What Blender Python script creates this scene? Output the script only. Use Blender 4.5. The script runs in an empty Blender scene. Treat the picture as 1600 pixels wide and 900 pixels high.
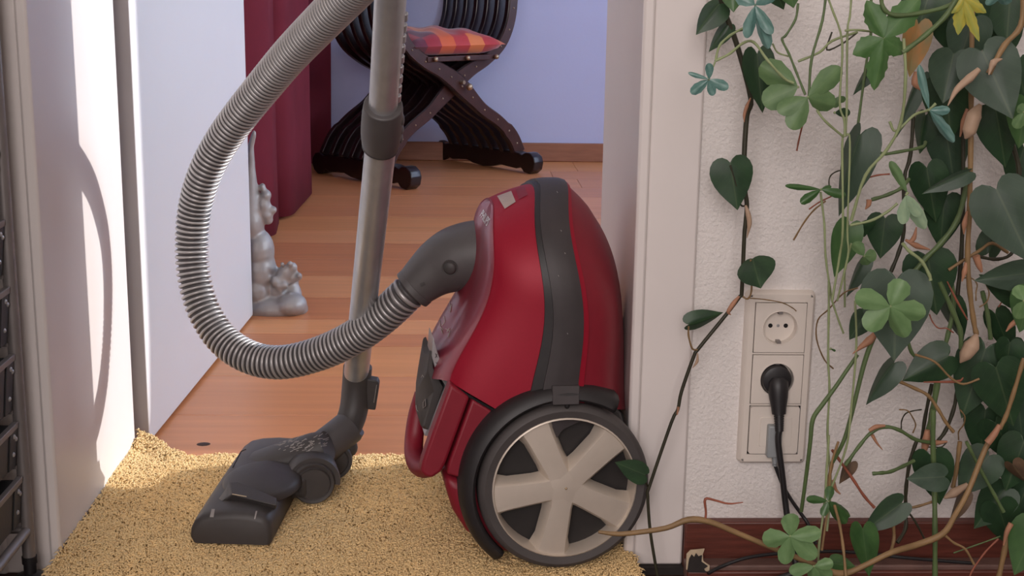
import bpy, bmesh, math, random
import numpy as np
from mathutils import Vector, Matrix
from mathutils.bvhtree import BVHTree
random.seed(7)
rng = np.random.default_rng(7)
SC = bpy.context.scene
COL = SC.collection

# ------------------------------------------------------------------ camera
FPX = 2100.0
PITCH, ROLL, YAW = math.radians(13.0), math.radians(0.9), math.radians(2.4)
CAM = Vector((0.0, -1.58, 0.7222))
DV = Vector((math.sin(YAW)*math.cos(PITCH), math.cos(YAW)*math.cos(PITCH), -math.sin(PITCH)))
_R0 = Vector((math.cos(YAW), -math.sin(YAW), 0)); _U0 = _R0.cross(DV)
RV = _R0*math.cos(ROLL) + _U0*math.sin(ROLL); UV = RV.cross(DV)
cd = bpy.data.cameras.new('camera'); cam = bpy.data.objects.new('camera', cd); COL.objects.link(cam)
cd.sensor_fit = 'HORIZONTAL'; cd.sensor_width = 36.0; cd.lens = 36.0*FPX/1600.0
cd.clip_start = 0.02
cam.matrix_world = Matrix(((RV.x, UV.x, -DV.x, CAM.x), (RV.y, UV.y, -DV.y, CAM.y), (RV.z, UV.z, -DV.z, CAM.z), (0, 0, 0, 1)))
SC.camera = cam

# ------------------------------------------------------------------ light
SC.view_settings.view_transform = 'Standard'
SC.view_settings.look = 'None'
SC.view_settings.gamma = 1.0
SC.view_settings.use_curve_mapping = False
SC.view_settings.exposure = 0.0
W = bpy.data.worlds.new('sky'); SC.world = W; W.use_nodes = True
W.node_tree.nodes['Background'].inputs[0].default_value = (0.62, 0.76, 1.0, 1)
W.node_tree.nodes['Background'].inputs[1].default_value = 0.6
SUN_DIR = Vector((-1.0, -0.30, -math.tan(math.radians(18))*1.044)).normalized()
sl = bpy.data.lights.new('sun', 'SUN'); sl.energy = 3.5; sl.angle = math.radians(0.5); sl.color = (1.0, 0.96, 0.93)
so = bpy.data.objects.new('sun', sl); COL.objects.link(so)
so.rotation_euler = SUN_DIR.to_track_quat('-Z', 'Y').to_euler(); so.location = (6, 2, 3)
def area(name, loc, direction, sx, sy, power, color):
    l = bpy.data.lights.new(name, 'AREA'); l.shape = 'RECTANGLE'; l.size = sx; l.size_y = sy
    l.energy = power; l.color = color
    o = bpy.data.objects.new(name, l); COL.objects.link(o); o.location = loc
    o.rotation_euler = Vector(direction).to_track_quat('-Z', 'Z').to_euler(); return o
# daylight at one window of each room, plus an added far-room lamp
area('daylight_near_window', (-0.40, -3.16, 1.45), (0.0, 1, -0.06), 1.5, 1.5, 52, (1.0, 0.90, 0.865))
area('added_far_fill', (1.93, 2.75, 1.35), (-1, 0, -0.05), 1.5, 1.6, 27, (0.62, 0.76, 1.0))  # added fill inside the room; the wall behind it has no window
area('daylight_sunny_window', (2.06, 1.05, 1.15), (-1, 0, -0.04), 0.68, 2.0, 122, (0.72, 0.85, 1.0))

# ------------------------------------------------------------------ projection helpers (pixel of the 1600x900 photo -> point on a real plane)
def ray(px, py):
    return RV*((px-800)/FPX) - UV*((py-450)/FPX) + DV
def P(px, py, x=None, y=None, z=None):
    r = ray(px, py)
    if y is not None: t = (y-CAM.y)/r.y
    elif z is not None: t = (z-CAM.z)/r.z
    else: t = (x-CAM.x)/r.x
    return CAM + r*t
def depth(p): return (Vector(p)-CAM).dot(DV)
def px2m(n, p): return n*depth(p)/FPX

# ------------------------------------------------------------------ materials
def s2l(c):
    c = c/255.0
    return c/12.92 if c <= 0.04045 else ((c+0.055)/1.055)**2.4
def rgb(r, g, b): return (s2l(r), s2l(g), s2l(b), 1.0)
MATS = {}
def mat(name, col, rough=0.5, metal=0.0, var=0.0, vscale=20.0, bump=0.0, bscale=80.0, coat=0.0, stretch=None, col2=None, spec=0.5, trans=0.0, detail=4.0):
    if name in MATS: return MATS[name]
    m = bpy.data.materials.new(name); m.use_nodes = True
    nt = m.node_tree; b = nt.nodes['Principled BSDF']
    b.inputs['Roughness'].default_value = rough; b.inputs['Metallic'].default_value = metal
    b.inputs['Specular IOR Level'].default_value = spec
    if coat: b.inputs['Coat Weight'].default_value = coat; b.inputs['Coat Roughness'].default_value = 0.15
    tc = nt.nodes.new('ShaderNodeTexCoord'); mp = nt.nodes.new('ShaderNodeMapping')
    nt.links.new(tc.outputs['Object'], mp.inputs['Vector'])
    if stretch: mp.inputs['Scale'].default_value = stretch
    n = nt.nodes.new('ShaderNodeTexNoise'); n.inputs['Scale'].default_value = vscale; n.inputs['Detail'].default_value = detail
    nt.links.new(mp.outputs[0], n.inputs['Vector'])
    rp = nt.nodes.new('ShaderNodeValToRGB')
    c2 = col2 if col2 else tuple(min(1, c*(1+var)) for c in col[:3])+(1,)
    c1 = col if col2 else tuple(c*(1-var) for c in col[:3])+(1,)
    rp.color_ramp.elements[0].position = 0.3; rp.color_ramp.elements[1].position = 0.7
    rp.color_ramp.elements[0].color = c1; rp.color_ramp.elements[1].color = c2
    nt.links.new(n.outputs['Fac'], rp.inputs['Fac']); nt.links.new(rp.outputs['Color'], b.inputs['Base Color'])
    if bump:
        n2 = nt.nodes.new('ShaderNodeTexNoise'); n2.inputs['Scale'].default_value = bscale; n2.inputs['Detail'].default_value = 3
        nt.links.new(mp.outputs[0], n2.inputs['Vector'])
        bp = nt.nodes.new('ShaderNodeBump'); bp.inputs['Strength'].default_value = bump; bp.inputs['Distance'].default_value = 0.003
        nt.links.new(n2.outputs['Fac'], bp.inputs['Height']); nt.links.new(bp.outputs[0], b.inputs['Normal'])
    if trans: b.inputs['Transmission Weight'].default_value = trans
    MATS[name] = m; return m

M = {}
M['plaster'] = mat('plaster', rgb(232, 226, 222), 0.85, var=0.02, vscale=6, bump=0.75, bscale=210)
M['farwall'] = mat('far_wall_paint', rgb(192, 196, 228), 0.85, var=0.02, vscale=3, bump=0.1, bscale=90)
M['paint'] = mat('white_gloss_paint', rgb(228, 220, 216), 0.38, var=0.02, vscale=5, bump=0.03, bscale=60)
M['doorpaint'] = mat('white_door_foil', rgb(226, 225, 226), 0.42, var=0.01, vscale=3)
M['edgeshade'] = mat('door_edge_shade', rgb(168, 160, 158), 0.5, var=0.03, vscale=8)  # greyer than the leaf: shade on the hinge edge put into the colour
M['ceiling'] = mat('ceiling_white', rgb(235, 232, 228), 0.9, var=0.01)
M['darkwood'] = mat('dark_red_brown_wood', rgb(96, 47, 36), 0.45, var=0.28, vscale=14, stretch=(1, 14, 14), bump=0.1, bscale=40)
M['ledge'] = mat('dusty_ledge', rgb(112, 84, 76), 0.6, var=0.2, vscale=30)
M['nearfloor'] = mat('near_floor_wood', rgb(60, 34, 26), 0.5, var=0.2, vscale=10, stretch=(1, 10, 1))
M['farbase'] = mat('far_baseboard_wood', rgb(150, 98, 72), 0.5, var=0.12, vscale=10, stretch=(1, 1, 8))
PLANKS = [mat('oak_plank_%d' % i, rgb(*c), 0.36, var=0.10, vscale=2.2, stretch=(1, 3.0, 1), bump=0.06, bscale=30, detail=6) for i, c in enumerate(
    [(214, 142, 94), (220, 150, 100), (208, 136, 90), (216, 146, 94), (202, 130, 86)])]
M['seam'] = mat('floor_subfloor', rgb(70, 38, 24), 0.8, var=0.1)
M['knot'] = mat('wood_knot', rgb(60, 38, 28), 0.7, var=0.2)
M['vred'] = mat('vacuum_red_paint', rgb(154, 20, 44), 0.5, metal=0.15, var=0.03, vscale=300, spec=0.35)
M['vplate'] = mat('vacuum_lid_red', rgb(140, 42, 60), 0.36, metal=0.15, var=0.03, vscale=200, coat=0.25)
M['vred2'] = mat('vacuum_red_plastic', rgb(130, 22, 40), 0.5, var=0.04, vscale=60)
M['vblack'] = mat('black_plastic', rgb(38, 35, 36), 0.5, var=0.12, vscale=40, bump=0.03, bscale=400)
M['vband'] = mat('charcoal_bumper', rgb(58, 52, 53), 0.55, var=0.12, vscale=35, bump=0.03, bscale=300)
M['gap'] = mat('dark_gap', rgb(14, 10, 12), 0.8)
M['tyre'] = mat('grey_rubber', rgb(74, 69, 68), 0.6, var=0.08, vscale=30)
M['silver'] = mat('silver_plastic', rgb(214, 202, 188), 0.38, metal=0.4, var=0.02, vscale=60)
M['plate'] = mat('silver_panel', rgb(176, 174, 176), 0.35, metal=0.5, var=0.02)
M['hub'] = mat('dark_hub', rgb(34, 30, 29), 0.6, var=0.15, vscale=40)
M['grey'] = mat('grey_plastic', rgb(82, 78, 78), 0.48, var=0.06, vscale=40, bump=0.02, bscale=400)
M['dgrey'] = mat('dark_grey_plastic', rgb(66, 62, 61), 0.52, var=0.08, vscale=40, bump=0.03, bscale=300)
M['hose'] = mat('silver_hose', rgb(172, 168, 167), 0.36, metal=0.4, var=0.05, vscale=20)
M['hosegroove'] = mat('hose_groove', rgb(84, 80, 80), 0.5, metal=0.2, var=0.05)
M['chrome'] = mat('brushed_steel', rgb(188, 189, 192), 0.36, metal=0.62, var=0.07, vscale=60, stretch=(1, 1, 0.06), bump=0.02, bscale=120)
M['scuff'] = mat('scuff_marks', rgb(156, 150, 146), 0.7, var=0.1)
M['white'] = mat('white_print', rgb(225, 220, 222), 0.5)
M['sticker'] = mat('faded_sticker', rgb(176, 160, 150), 0.45, var=0.06, vscale=50)
M['rug'] = mat('yellow_rug_backing', rgb(206, 172, 116), 0.95, var=0.12, vscale=20)
M['pile'] = mat('yellow_rug_pile', rgb(250, 216, 160), 0.95, var=0.06, vscale=30, spec=0.1)
M['curtain'] = mat('red_curtain_cloth', rgb(112, 38, 50), 0.9, var=0.1, vscale=8, bump=0.1, bscale=300, spec=0.2)
M['sheer'] = mat('white_curtain', rgb(225, 225, 225), 0.9, var=0.02)
M['chair'] = mat('dark_mahogany', rgb(30, 16, 17), 0.32, var=0.3, vscale=12, stretch=(3, 3, 1), coat=0.2)
M['chairband'] = mat('inlaid_edge_band', rgb(66, 40, 36), 0.35, var=0.15, vscale=30)
M['brass'] = mat('brass_stud', rgb(176, 156, 130), 0.35, metal=0.85)
M['statue'] = mat('silver_painted_clay', rgb(158, 152, 148), 0.46, metal=0.3, var=0.06, vscale=30, bump=0.15, bscale=60)
M['rackmetal'] = mat('rack_metal', rgb(136, 130, 128), 0.45, metal=0.5, var=0.08, vscale=30)
M['drawer'] = mat('black_drawer', rgb(52, 52, 54), 0.5, var=0.12, vscale=20, bump=0.05, bscale=200)
M['socket'] = mat('socket_white_plastic', rgb(226, 216, 206), 0.32, var=0.01, vscale=30)
M['plug'] = mat('black_plug_rubber', rgb(34, 32, 34), 0.45, var=0.1, vscale=60)
M['lgrey'] = mat('light_grey_adapter', rgb(150, 154, 156), 0.4, var=0.04)
M['cream'] = mat('chipped_cream_paint', rgb(196, 176, 148), 0.8, var=0.12, vscale=60)
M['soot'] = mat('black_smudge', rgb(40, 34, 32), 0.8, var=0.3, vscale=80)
M['stemdark'] = mat('dark_stem', rgb(52, 50, 34), 0.5, var=0.2, vscale=40)
M['stemgreen'] = mat('green_stem', rgb(88, 108, 66), 0.5, var=0.15, vscale=40)
M['stempale'] = mat('pale_green_stem', rgb(142, 154, 110), 0.5, var=0.12, vscale=40)
M['stembrown'] = mat('brown_stem', rgb(138, 110, 74), 0.55, var=0.2, vscale=40)
M['stemred'] = mat('reddish_stem', rgb(146, 84, 64), 0.55, var=0.2, vscale=40)
M['sheath'] = mat('orange_sheath', rgb(172, 124, 96), 0.6, var=0.15, vscale=60)
M['bud'] = mat('pinkish_sheath', rgb(178, 150, 126), 0.6, var=0.1, vscale=60)

def leafmat(name, c, c2, rough=0.38, vein=0.08, trans=0.12):
    m = bpy.data.materials.new(name); m.use_nodes = True; nt = m.node_tree; b = nt.nodes['Principled BSDF']
    tc = nt.nodes.new('ShaderNodeTexCoord'); n = nt.nodes.new('ShaderNodeTexNoise'); n.inputs['Scale'].default_value = 2.2
    nt.links.new(tc.outputs['Object'], n.inputs['Vector'])
    rp = nt.nodes.new('ShaderNodeValToRGB'); rp.color_ramp.elements[0].position = .35; rp.color_ramp.elements[1].position = .68
    rp.color_ramp.elements[0].color = c; rp.color_ramp.elements[1].color = c2
    nt.links.new(n.outputs['Fac'], rp.inputs['Fac'])
    sx = nt.nodes.new('ShaderNodeSeparateXYZ'); nt.links.new(tc.outputs['Object'], sx.inputs[0])
    ab = nt.nodes.new('ShaderNodeMath'); ab.operation = 'ABSOLUTE'; nt.links.new(sx.outputs[0], ab.inputs[0])
    lt = nt.nodes.new('ShaderNodeMath'); lt.operation = 'LESS_THAN'; lt.inputs[1].default_value = 0.016; nt.links.new(ab.outputs[0], lt.inputs[0])
    # side veins: stripes running obliquely from the midrib
    mu = nt.nodes.new('ShaderNodeMath'); mu.operation = 'MULTIPLY_ADD'; mu.inputs[1].default_value = -0.9
    nt.links.new(ab.outputs[0], mu.inputs[0]); nt.links.new(sx.outputs[1], mu.inputs[2])
    m2 = nt.nodes.new('ShaderNodeMath'); m2.operation = 'MULTIPLY'; m2.inputs[1].default_value = 6.5; nt.links.new(mu.outputs[0], m2.inputs[0])
    fr = nt.nodes.new('ShaderNodeMath'); fr.operation = 'FRACT'; nt.links.new(m2.outputs[0], fr.inputs[0])
    l2 = nt.nodes.new('ShaderNodeMath'); l2.operation = 'LESS_THAN'; l2.inputs[1].default_value = 0.07; nt.links.new(fr.outputs[0], l2.inputs[0])
    l3 = nt.nodes.new('ShaderNodeMath'); l3.operation = 'MULTIPLY'; l3.inputs[1].default_value = 0.3; nt.links.new(l2.outputs[0], l3.inputs[0])
    mx0 = nt.nodes.new('ShaderNodeMath'); mx0.operation = 'MAXIMUM'; nt.links.new(lt.outputs[0], mx0.inputs[0]); nt.links.new(l3.outputs[0], mx0.inputs[1])
    vs = nt.nodes.new('ShaderNodeMath'); vs.operation = 'MULTIPLY'; vs.inputs[1].default_value = vein; nt.links.new(mx0.outputs[0], vs.inputs[0])
    mx = nt.nodes.new('ShaderNodeMix'); mx.data_type = 'RGBA'
    nt.links.new(vs.outputs[0], mx.inputs['Factor']); nt.links.new(rp.outputs['Color'], mx.inputs['A']); mx.inputs['B'].default_value = (0.35, 0.42, 0.2, 1)
    nt.links.new(mx.outputs['Result'], b.inputs['Base Color'])
    b.inputs['Roughness'].default_value = rough
    b.inputs['Subsurface Weight'].default_value = 0.0
    tr = nt.nodes.new('ShaderNodeBsdfTranslucent'); nt.links.new(mx.outputs['Result'], tr.inputs['Color'])
    ms = nt.nodes.new('ShaderNodeMixShader'); ms.inputs[0].default_value = trans
    out = nt.nodes['Material Output']
    nt.links.new(b.outputs[0], ms.inputs[1]); nt.links.new(tr.outputs[0], ms.inputs[2]); nt.links.new(ms.outputs[0], out.inputs[0])
    return m
LM = dict(
    d=leafmat('leaf_dark_green', rgb(34, 60, 37), rgb(46, 76, 46), 0.45),
    m=leafmat('leaf_mid_green', rgb(58, 92, 50), rgb(76, 112, 62)),
    g=leafmat('leaf_grey_green', rgb(46, 68, 50), rgb(60, 82, 64), 0.46),
    l=leafmat('leaf_light_green', rgb(104, 138, 88), rgb(122, 154, 104), 0.5, 0.07),
    b=leafmat('leaf_fresh_green', rgb(70, 108, 56), rgb(92, 128, 76), 0.5, 0.07),
    o=leafmat('leaf_olive_green', rgb(92, 122, 78), rgb(110, 140, 92), 0.5, 0.07),
    t=leafmat('leaf_teal_green', rgb(84, 124, 116), rgb(124, 160, 152), 0.3, 0.05),
    p=leafmat('leaf_pale_green', rgb(150, 178, 146), rgb(172, 196, 160), 0.4, 0.1),
    y=leafmat('leaf_yellow', rgb(192, 182, 78), rgb(150, 164, 84), 0.5, 0.1),
    r=leafmat('leaf_withering_brown', rgb(176, 126, 70), rgb(130, 124, 82), 0.5, 0.1),
    k=leafmat('leaf_dried_brown', rgb(84, 66, 50), rgb(108, 84, 62), 0.6, 0.1))

# ------------------------------------------------------------------ object helpers
WM = {}
def empty(name, loc, label=None, cat=None, group=None):
    o = bpy.data.objects.new(name, None); COL.objects.link(o); o.location = loc; o.empty_display_size = 0.05
    WM[o] = Matrix.Translation(Vector(loc)); tag(o, label, cat, group); return o
def tag(o, label=None, cat=None, group=None, kind=None):
    if label: o['label'] = label
    if cat: o['category'] = cat
    if group: o['group'] = group
    if kind: o['kind'] = kind
    return o
def adopt(o, parent):
    o.parent = parent; o.matrix_parent_inverse = WM[parent].inverted()
def link(name, me, material=None, parent=None, smooth=35):
    o = bpy.data.objects.new(name, me); COL.objects.link(o); WM[o] = Matrix.Identity(4)
    if material is not None and not me.materials: me.materials.append(material)
    if smooth:
        me.polygons.foreach_set('use_smooth', [True]*len(me.polygons))
        me.set_sharp_from_angle(angle=math.radians(smooth))
    if parent is not None: adopt(o, parent)
    return o
class MB:
    def __init__(s): s.v = []; s.f = []
    def add(s, vs, fs):
        n = len(s.v); s.v += [tuple(v) for v in vs]; s.f += [tuple(i+n for i in f) for f in fs]; return s
    def box(s, x0, x1, y0, y1, z0, z1, fn=None):
        c = [Vector((x, y, z)) for z in (z0, z1) for y in (y0, y1) for x in (x0, x1)]
        if fn: c = [fn(p) for p in c]
        return s.add(c, [(0, 2, 3, 1), (4, 5, 7, 6), (0, 1, 5, 4), (1, 3, 7, 5), (3, 2, 6, 7), (2, 0, 4, 6)])
    def grid(s, rows, closed=False, cap0=False, cap1=False):
        n = len(rows[0]); vs = [p for r in rows for p in r]; fs = []
        for i in range(len(rows)-1):
            for j in range(n if closed else n-1):
                k = (j+1) % n; fs.append((i*n+j, i*n+k, (i+1)*n+k, (i+1)*n+j))
        if cap0: fs.append(tuple(range(n))[::-1])
        if cap1: fs.append(tuple(range((len(rows)-1)*n, len(rows)*n)))
        return s.add(vs, fs)
    def prism(s, poly, vec, inset=0.0):
        """polygon (3-D points) pushed along vec"""
        n = len(poly); a = [Vector(p) for p in poly]; b = [p+Vector(vec) for p in a]
        return s.add(a+b, [tuple(range(n))[::-1], tuple(range(n, 2*n))]+[(i, (i+1) % n, n+(i+1) % n, n+i) for i in range(n)])
    def mesh(s, name):
        me = bpy.data.meshes.new(name); me.from_pydata(s.v, [], s.f); me.update()
        bm = bmesh.new(); bm.from_mesh(me); bmesh.ops.remove_doubles(bm, verts=bm.verts, dist=1e-6)
        bmesh.ops.recalc_face_normals(bm, faces=bm.faces); bm.to_mesh(me); bm.free(); return me
    def build(s, name, material, parent=None, smooth=35, bevel=0.0, seg=2, subsurf=0):
        o = link(name, s.mesh(name), material, parent, smooth)
        if bevel:
            m = o.modifiers.new('bevel', 'BEVEL'); m.width = bevel; m.segments = seg; m.limit_method = 'ANGLE'; m.angle_limit = math.radians(30)
        if subsurf:
            m = o.modifiers.new('sub', 'SUBSURF'); m.levels = subsurf; m.render_levels = subsurf
        return o
def catmull(pts, sub=6, closed=False):
    pts = [np.array(p, float) for p in pts]; out = []; n = len(pts)
    for i in range(n if closed else n-1):
        if closed: p0, p1, p2, p3 = pts[i-1], pts[i], pts[(i+1) % n], pts[(i+2) % n]
        else:
            p1, p2 = pts[i], pts[i+1]; p0 = pts[i-1] if i else 2*p1-p2; p3 = pts[i+2] if i+2 < n else 2*p2-p1
        for k in range(sub):
            t = k/sub
            out.append(0.5*((2*p1)+(-p0+p2)*t+(2*p0-5*p1+4*p2-p3)*t*t+(-p0+3*p1-3*p2+p3)*t**3))
    if not closed: out.append(pts[-1])
    return out
def resample(pts, n):
    pts = np.array([list(p) for p in pts]); d = np.r_[0, np.cumsum(np.linalg.norm(np.diff(pts, axis=0), axis=1))]
    s = np.linspace(0, d[-1], n); return np.stack([np.interp(s, d, pts[:, k]) for k in range(pts.shape[1])], 1), d[-1]
def rings(path, radii, seg=16, up=None, flat=None):
    """parallel transport rings along a path"""
    path = [Vector(p[:3]) for p in path]; n = len(path); out = []
    T = [(path[min(i+1, n-1)]-path[max(i-1, 0)]).normalized() for i in range(n)]
    a = Vector(up) if up else (Vector((0, 0, 1)) if abs(T[0].z) < .9 else Vector((1, 0, 0)))
    N = (a-T[0]*a.dot(T[0])).normalized()
    for i in range(n):
        N = (N-T[i]*N.dot(T[i])).normalized(); B = T[i].cross(N)
        r = radii[i] if hasattr(radii, '__len__') else radii
        ra, rb = (r if hasattr(r, '__len__') else (r, r))
        out.append([path[i]+N*(ra*math.cos(t))+B*(rb*math.sin(t)) for t in [2*math.pi*k/seg for k in range(seg)]])
    return out
def tube(mb, path, radii, seg=16, up=None, caps=True):
    return mb.grid(rings(path, radii, seg, up), closed=True, cap0=caps, cap1=caps)
def lathe(mb, prof, center, axis, seg=32, a0=0, a1=2*math.pi, ref=None):
    """prof: (radius, along-axis)"""
    A = Vector(axis).normalized(); X = Vector(ref) if ref else (Vector((0, 0, 1)) if abs(A.z) < .9 else Vector((1, 0, 0)))
    X = (X-A*X.dot(A)).normalized(); Y = A.cross(X); C = Vector(center); full = abs(a1-a0-2*math.pi) < 1e-6
    rows = []
    for k in range(seg if full else seg+1):
        t = a0+(a1-a0)*k/seg; d = X*math.cos(t)+Y*math.sin(t)
        rows.append([C+d*r+A*h for r, h in prof])
    if full: rows.append(rows[0])
    return mb.grid(rows)
def ellipsoid(mb, c, r, seg=16, rot=None):
    rows = []
    for i in range(seg//2+1):
        f = -math.pi/2+math.pi*i/(seg//2); row = []
        for j in range(seg):
            t = 2*math.pi*j/seg; p = Vector((r[0]*math.cos(f)*math.cos(t), r[1]*math.cos(f)*math.sin(t), r[2]*math.sin(f)))
            if rot: p = rot @ p
            row.append(Vector(c)+p)
        rows.append(row)
    return mb.grid(rows, closed=True)
def bvh_of(o): 
    me = o.data; return BVHTree.FromPolygons([v.co.copy() for v in me.vertices], [tuple(p.vertices) for p in me.polygons])
def hit(bvh, px, py):
    r = ray(px, py).normalized(); h = bvh.ray_cast(CAM, r)
    if h[0] is None: return None, None
    n = h[1] if h[1].dot(r) < 0 else -h[1]
    return h[0], n
def decal(name, bvh, quad, material, parent, off=0.0008, n=8):
    """a thin printed patch lying on a surface"""
    q = [np.array(p, float) for p in quad]; rows = []
    for i in range(n+1):
        row = []
        for j in range(n+1):
            s, t = j/n, i/n; p = (q[0]*(1-s)+q[1]*s)*(1-t)+(q[3]*(1-s)+q[2]*s)*t
            h, nn = hit(bvh, *p)
            if h is None: return None
            row.append(h+nn*off)
        rows.append(row)
    return MB().grid(rows).build(name, material, parent)
def stroke(mb, bvh, pts, w, off=0.0008):
    path = []
    for p in pts:
        h, n = hit(bvh, *p)
        if h is not None: path.append(h+n*off)
    if len(path) > 1: tube(mb, path, w, 6)
def text_decal(name, text, bvh, quad, material, parent, off=0.0008):
    cu = bpy.data.curves.new('lettering', 'FONT'); cu.body = text; cu.resolution_u = 3; cu.offset = 0.022
    to = bpy.data.objects.new('lettering', cu); COL.objects.link(to)
    dg = bpy.context.evaluated_depsgraph_get(); me = bpy.data.meshes.new_from_object(to.evaluated_get(dg))
    COL.objects.unlink(to); bpy.data.objects.remove(to)
    xs = [v.co.x for v in me.vertices]; ys = [v.co.y for v in me.vertices]
    x0, x1, y0, y1 = min(xs), max(xs), min(ys), max(ys); q = [np.array(p, float) for p in quad]
    for v in me.vertices:
        s = (v.co.x-x0)/(x1-x0); t = (v.co.y-y0)/(y1-y0)
        p = (q[0]*(1-s)+q[1]*s)*(1-t)+(q[3]*(1-s)+q[2]*s)*t
        h, n = hit(bvh, *p)
        if h is not None: v.co = h+n*off
    me.materials.clear()
    return link(name, me, material, parent, smooth=0)
def struct(o, label=None):
    o['kind'] = 'structure'
    if label: o['label'] = label
    return o

# ================================================================== the two rooms
JL, JR, YB = -0.489, 0.213, 0.385          # door opening: left and right jamb faces, back of the wall
TH = 2.52                                    # ceiling height
ZN = -0.010                                   # floor of the near room
def walls():
    mb = MB().box(JR+0.004, 2.2, 0, YB-0.01, -0.05, TH); struct(mb.build('wall_right', M['plaster'], smooth=0), 'white textured plaster wall beside the doorway')
    mb = MB().box(-2.0, JL-0.004, 0, YB-0.01, -0.05, TH); struct(mb.build('wall_left', M['plaster'], smooth=0), 'white plaster wall left of the doorway')
    mb = MB().box(JL-0.004, JR+0.004, 0, YB-0.01, 2.03, TH); struct(mb.build('wall_above_door', M['plaster'], smooth=0), 'plaster wall above the doorway')
    # near room
    mb = MB().box(-2.0, 2.2, -3.4, 0.0, -0.12, ZN); struct(mb.build('floor', M['nearfloor'], smooth=0), 'dark wooden floor of the near room')
    mb = MB().box(-2.0, 2.2, -3.4, 4.1, TH, TH+0.1); struct(mb.build('ceiling', M['ceiling'], smooth=0), 'white ceiling')
    mb = MB().box(-2.1, -2.0, -3.4, 0.38, -0.12, TH); struct(mb.build('wall_near_left', M['plaster'], smooth=0), 'plaster wall on the left of the near room')
    mb = MB().box(2.2, 2.3, -3.4, 0.38, -0.12, TH); struct(mb.build('wall_near_right', M['plaster'], smooth=0), 'plaster wall on the right of the near room')
    # back wall with the window the daylight comes from
    mb = MB().box(-2.1, -1.20, -3.4, -3.2, -0.12, TH).box(0.40, 2.3, -3.4, -3.2, -0.12, TH).box(-1.20, 0.40, -3.4, -3.2, -0.12, 0.65).box(-1.20, 0.40, -3.4, -3.2, 2.25, TH)
    struct(mb.build('wall_back', M['plaster'], smooth=0), 'plaster wall behind the viewer with a window')
    mb = MB()
    for x in (-1.20, -0.43, 0.34): mb.box(x, x+0.06, -3.36, -3.3, 0.65, 2.25)
    for z in (0.65, 2.19): mb.box(-1.20, 0.40, -3.36, -3.3, z, z+0.06)
    struct(mb.build('window_1', M['paint'], smooth=0), 'white window frame of the near room')
    # far room
    mb = MB().box(-0.9, 2.2, 3.83, 4.0, -0.05, TH); struct(mb.build('wall_far', M['farwall'], smooth=0), 'pale lavender wall behind the folding chair')
    mb = MB().box(-0.98, -0.85, YB-0.01, 3.83, -0.05, TH); struct(mb.build('wall_far_left', M['farwall'], smooth=0), 'wall behind the red curtain')
    mb = MB().box(2.0, 2.2, YB-0.01, 0.70, -0.05, TH).box(2.0, 2.2, 1.45, 4.0, -0.05, TH).box(2.0, 2.2, 0.70, 1.45, 2.2, TH).box(2.0, 2.2, 0.70, 1.45, -0.05, 0.08)
    struct(mb.build('wall_far_right', M['farwall'], smooth=0), 'wall of the far room with the sunny window')
    mb = MB()
    for y in (0.70, 1.40): mb.box(2.08, 2.14, y, y+0.05, 0.08, 2.2)
    for z in (0.08, 2.15): mb.box(2.08, 2.14, 0.7, 1.45, z, z+0.05)
    struct(mb.build('window_2', M['paint'], smooth=0), 'white window frame of the far room')
    # jamb linings and casings
    yf = -0.008
    mb = MB().box(JL-0.02, JL, yf+0.004, YB, -0.02, 2.03); struct(mb.build('trim_1', M['paint'], bevel=0.002), 'white painted jamb lining on the left of the doorway')
    mb = MB().box(JR, JR+0.02, yf+0.004, YB, -0.02, 2.03); struct(mb.build('trim_2', M['paint'], bevel=0.002), 'white painted jamb lining on the right of the doorway')
    t = struct(MB().box(JL-0.074, JL-0.012, yf, 0.001, ZN, 2.1).build('trim_3', M['paint'], bevel=0.003), 'white moulded door casing behind the drawer rack')
    MB().box(JL-0.0135, JL+0.001, yf-0.003, 0.001, ZN, 2.1).build('casing_bead', M['paint'], t, bevel=0.0035)
    MB().box(JL-0.079, JL-0.066, yf-0.004, 0.001, ZN, 2.1).build('casing_bead', M['paint'], t, bevel=0.004)
    t = struct(MB().box(JR+0.012, JR+0.074, yf, 0.001, 0.0, 2.1).build('trim_4', M['paint'], bevel=0.003), 'white flat door casing right of the red vacuum cleaner')
    MB().box(JR-0.001, JR+0.0135, yf-0.003, 0.001, 0.0, 2.1).build('casing_bead', M['paint'], t, bevel=0.0035)
    struct(MB().box(JL-0.074, JR+0.074, yf, 0.001, 2.03, 2.1).build('trim_5', M['paint'], bevel=0.003), 'white door casing over the doorway')
    # near baseboard
    bb = struct(MB().box(JR+0.0745, 2.2, -0.016, 0.0, ZN, 0.061).build('baseboard_right', M['darkwood'], bevel=0.002), 'dark red-brown wooden baseboard under the power sockets')
    MB().box(JR+0.0745, 2.2, -0.040, -0.016, ZN, 0.0135).build('baseboard_ledge', M['ledge'], bb, bevel=0.002)
    MB().box(JR+0.0745, 2.2, -0.046, -0.040, ZN, 0.008).build('baseboard_shoe', M['darkwood'], bb, bevel=0.002)
    bl = struct(MB().box(-2.0, JL-0.08, -0.016, 0.0, ZN, 0.061).build('baseboard_left', M['darkwood'], bevel=0.002), 'dark wooden baseboard behind the drawer rack')
    # chipped paint and grime at the foot of the casing
    pts = [(1072, 890), (1073, 866), (1079, 860), (1101, 858), (1098, 866), (1099, 877), (1109, 884), (1108, 893)]
    mb = MB().prism([P(*q, y=-0.047) for q in pts], (0, 0.002, 0)); mb.build('chipped_paint', M['cream'], bb, smooth=0)
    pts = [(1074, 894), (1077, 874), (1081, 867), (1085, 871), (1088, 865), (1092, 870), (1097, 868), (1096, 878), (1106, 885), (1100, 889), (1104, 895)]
    MB().prism([P(*q, y=-0.049) for q in pts], (0, 0.003, 0)).build('grime', M['soot'], bb, smooth=0)
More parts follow.
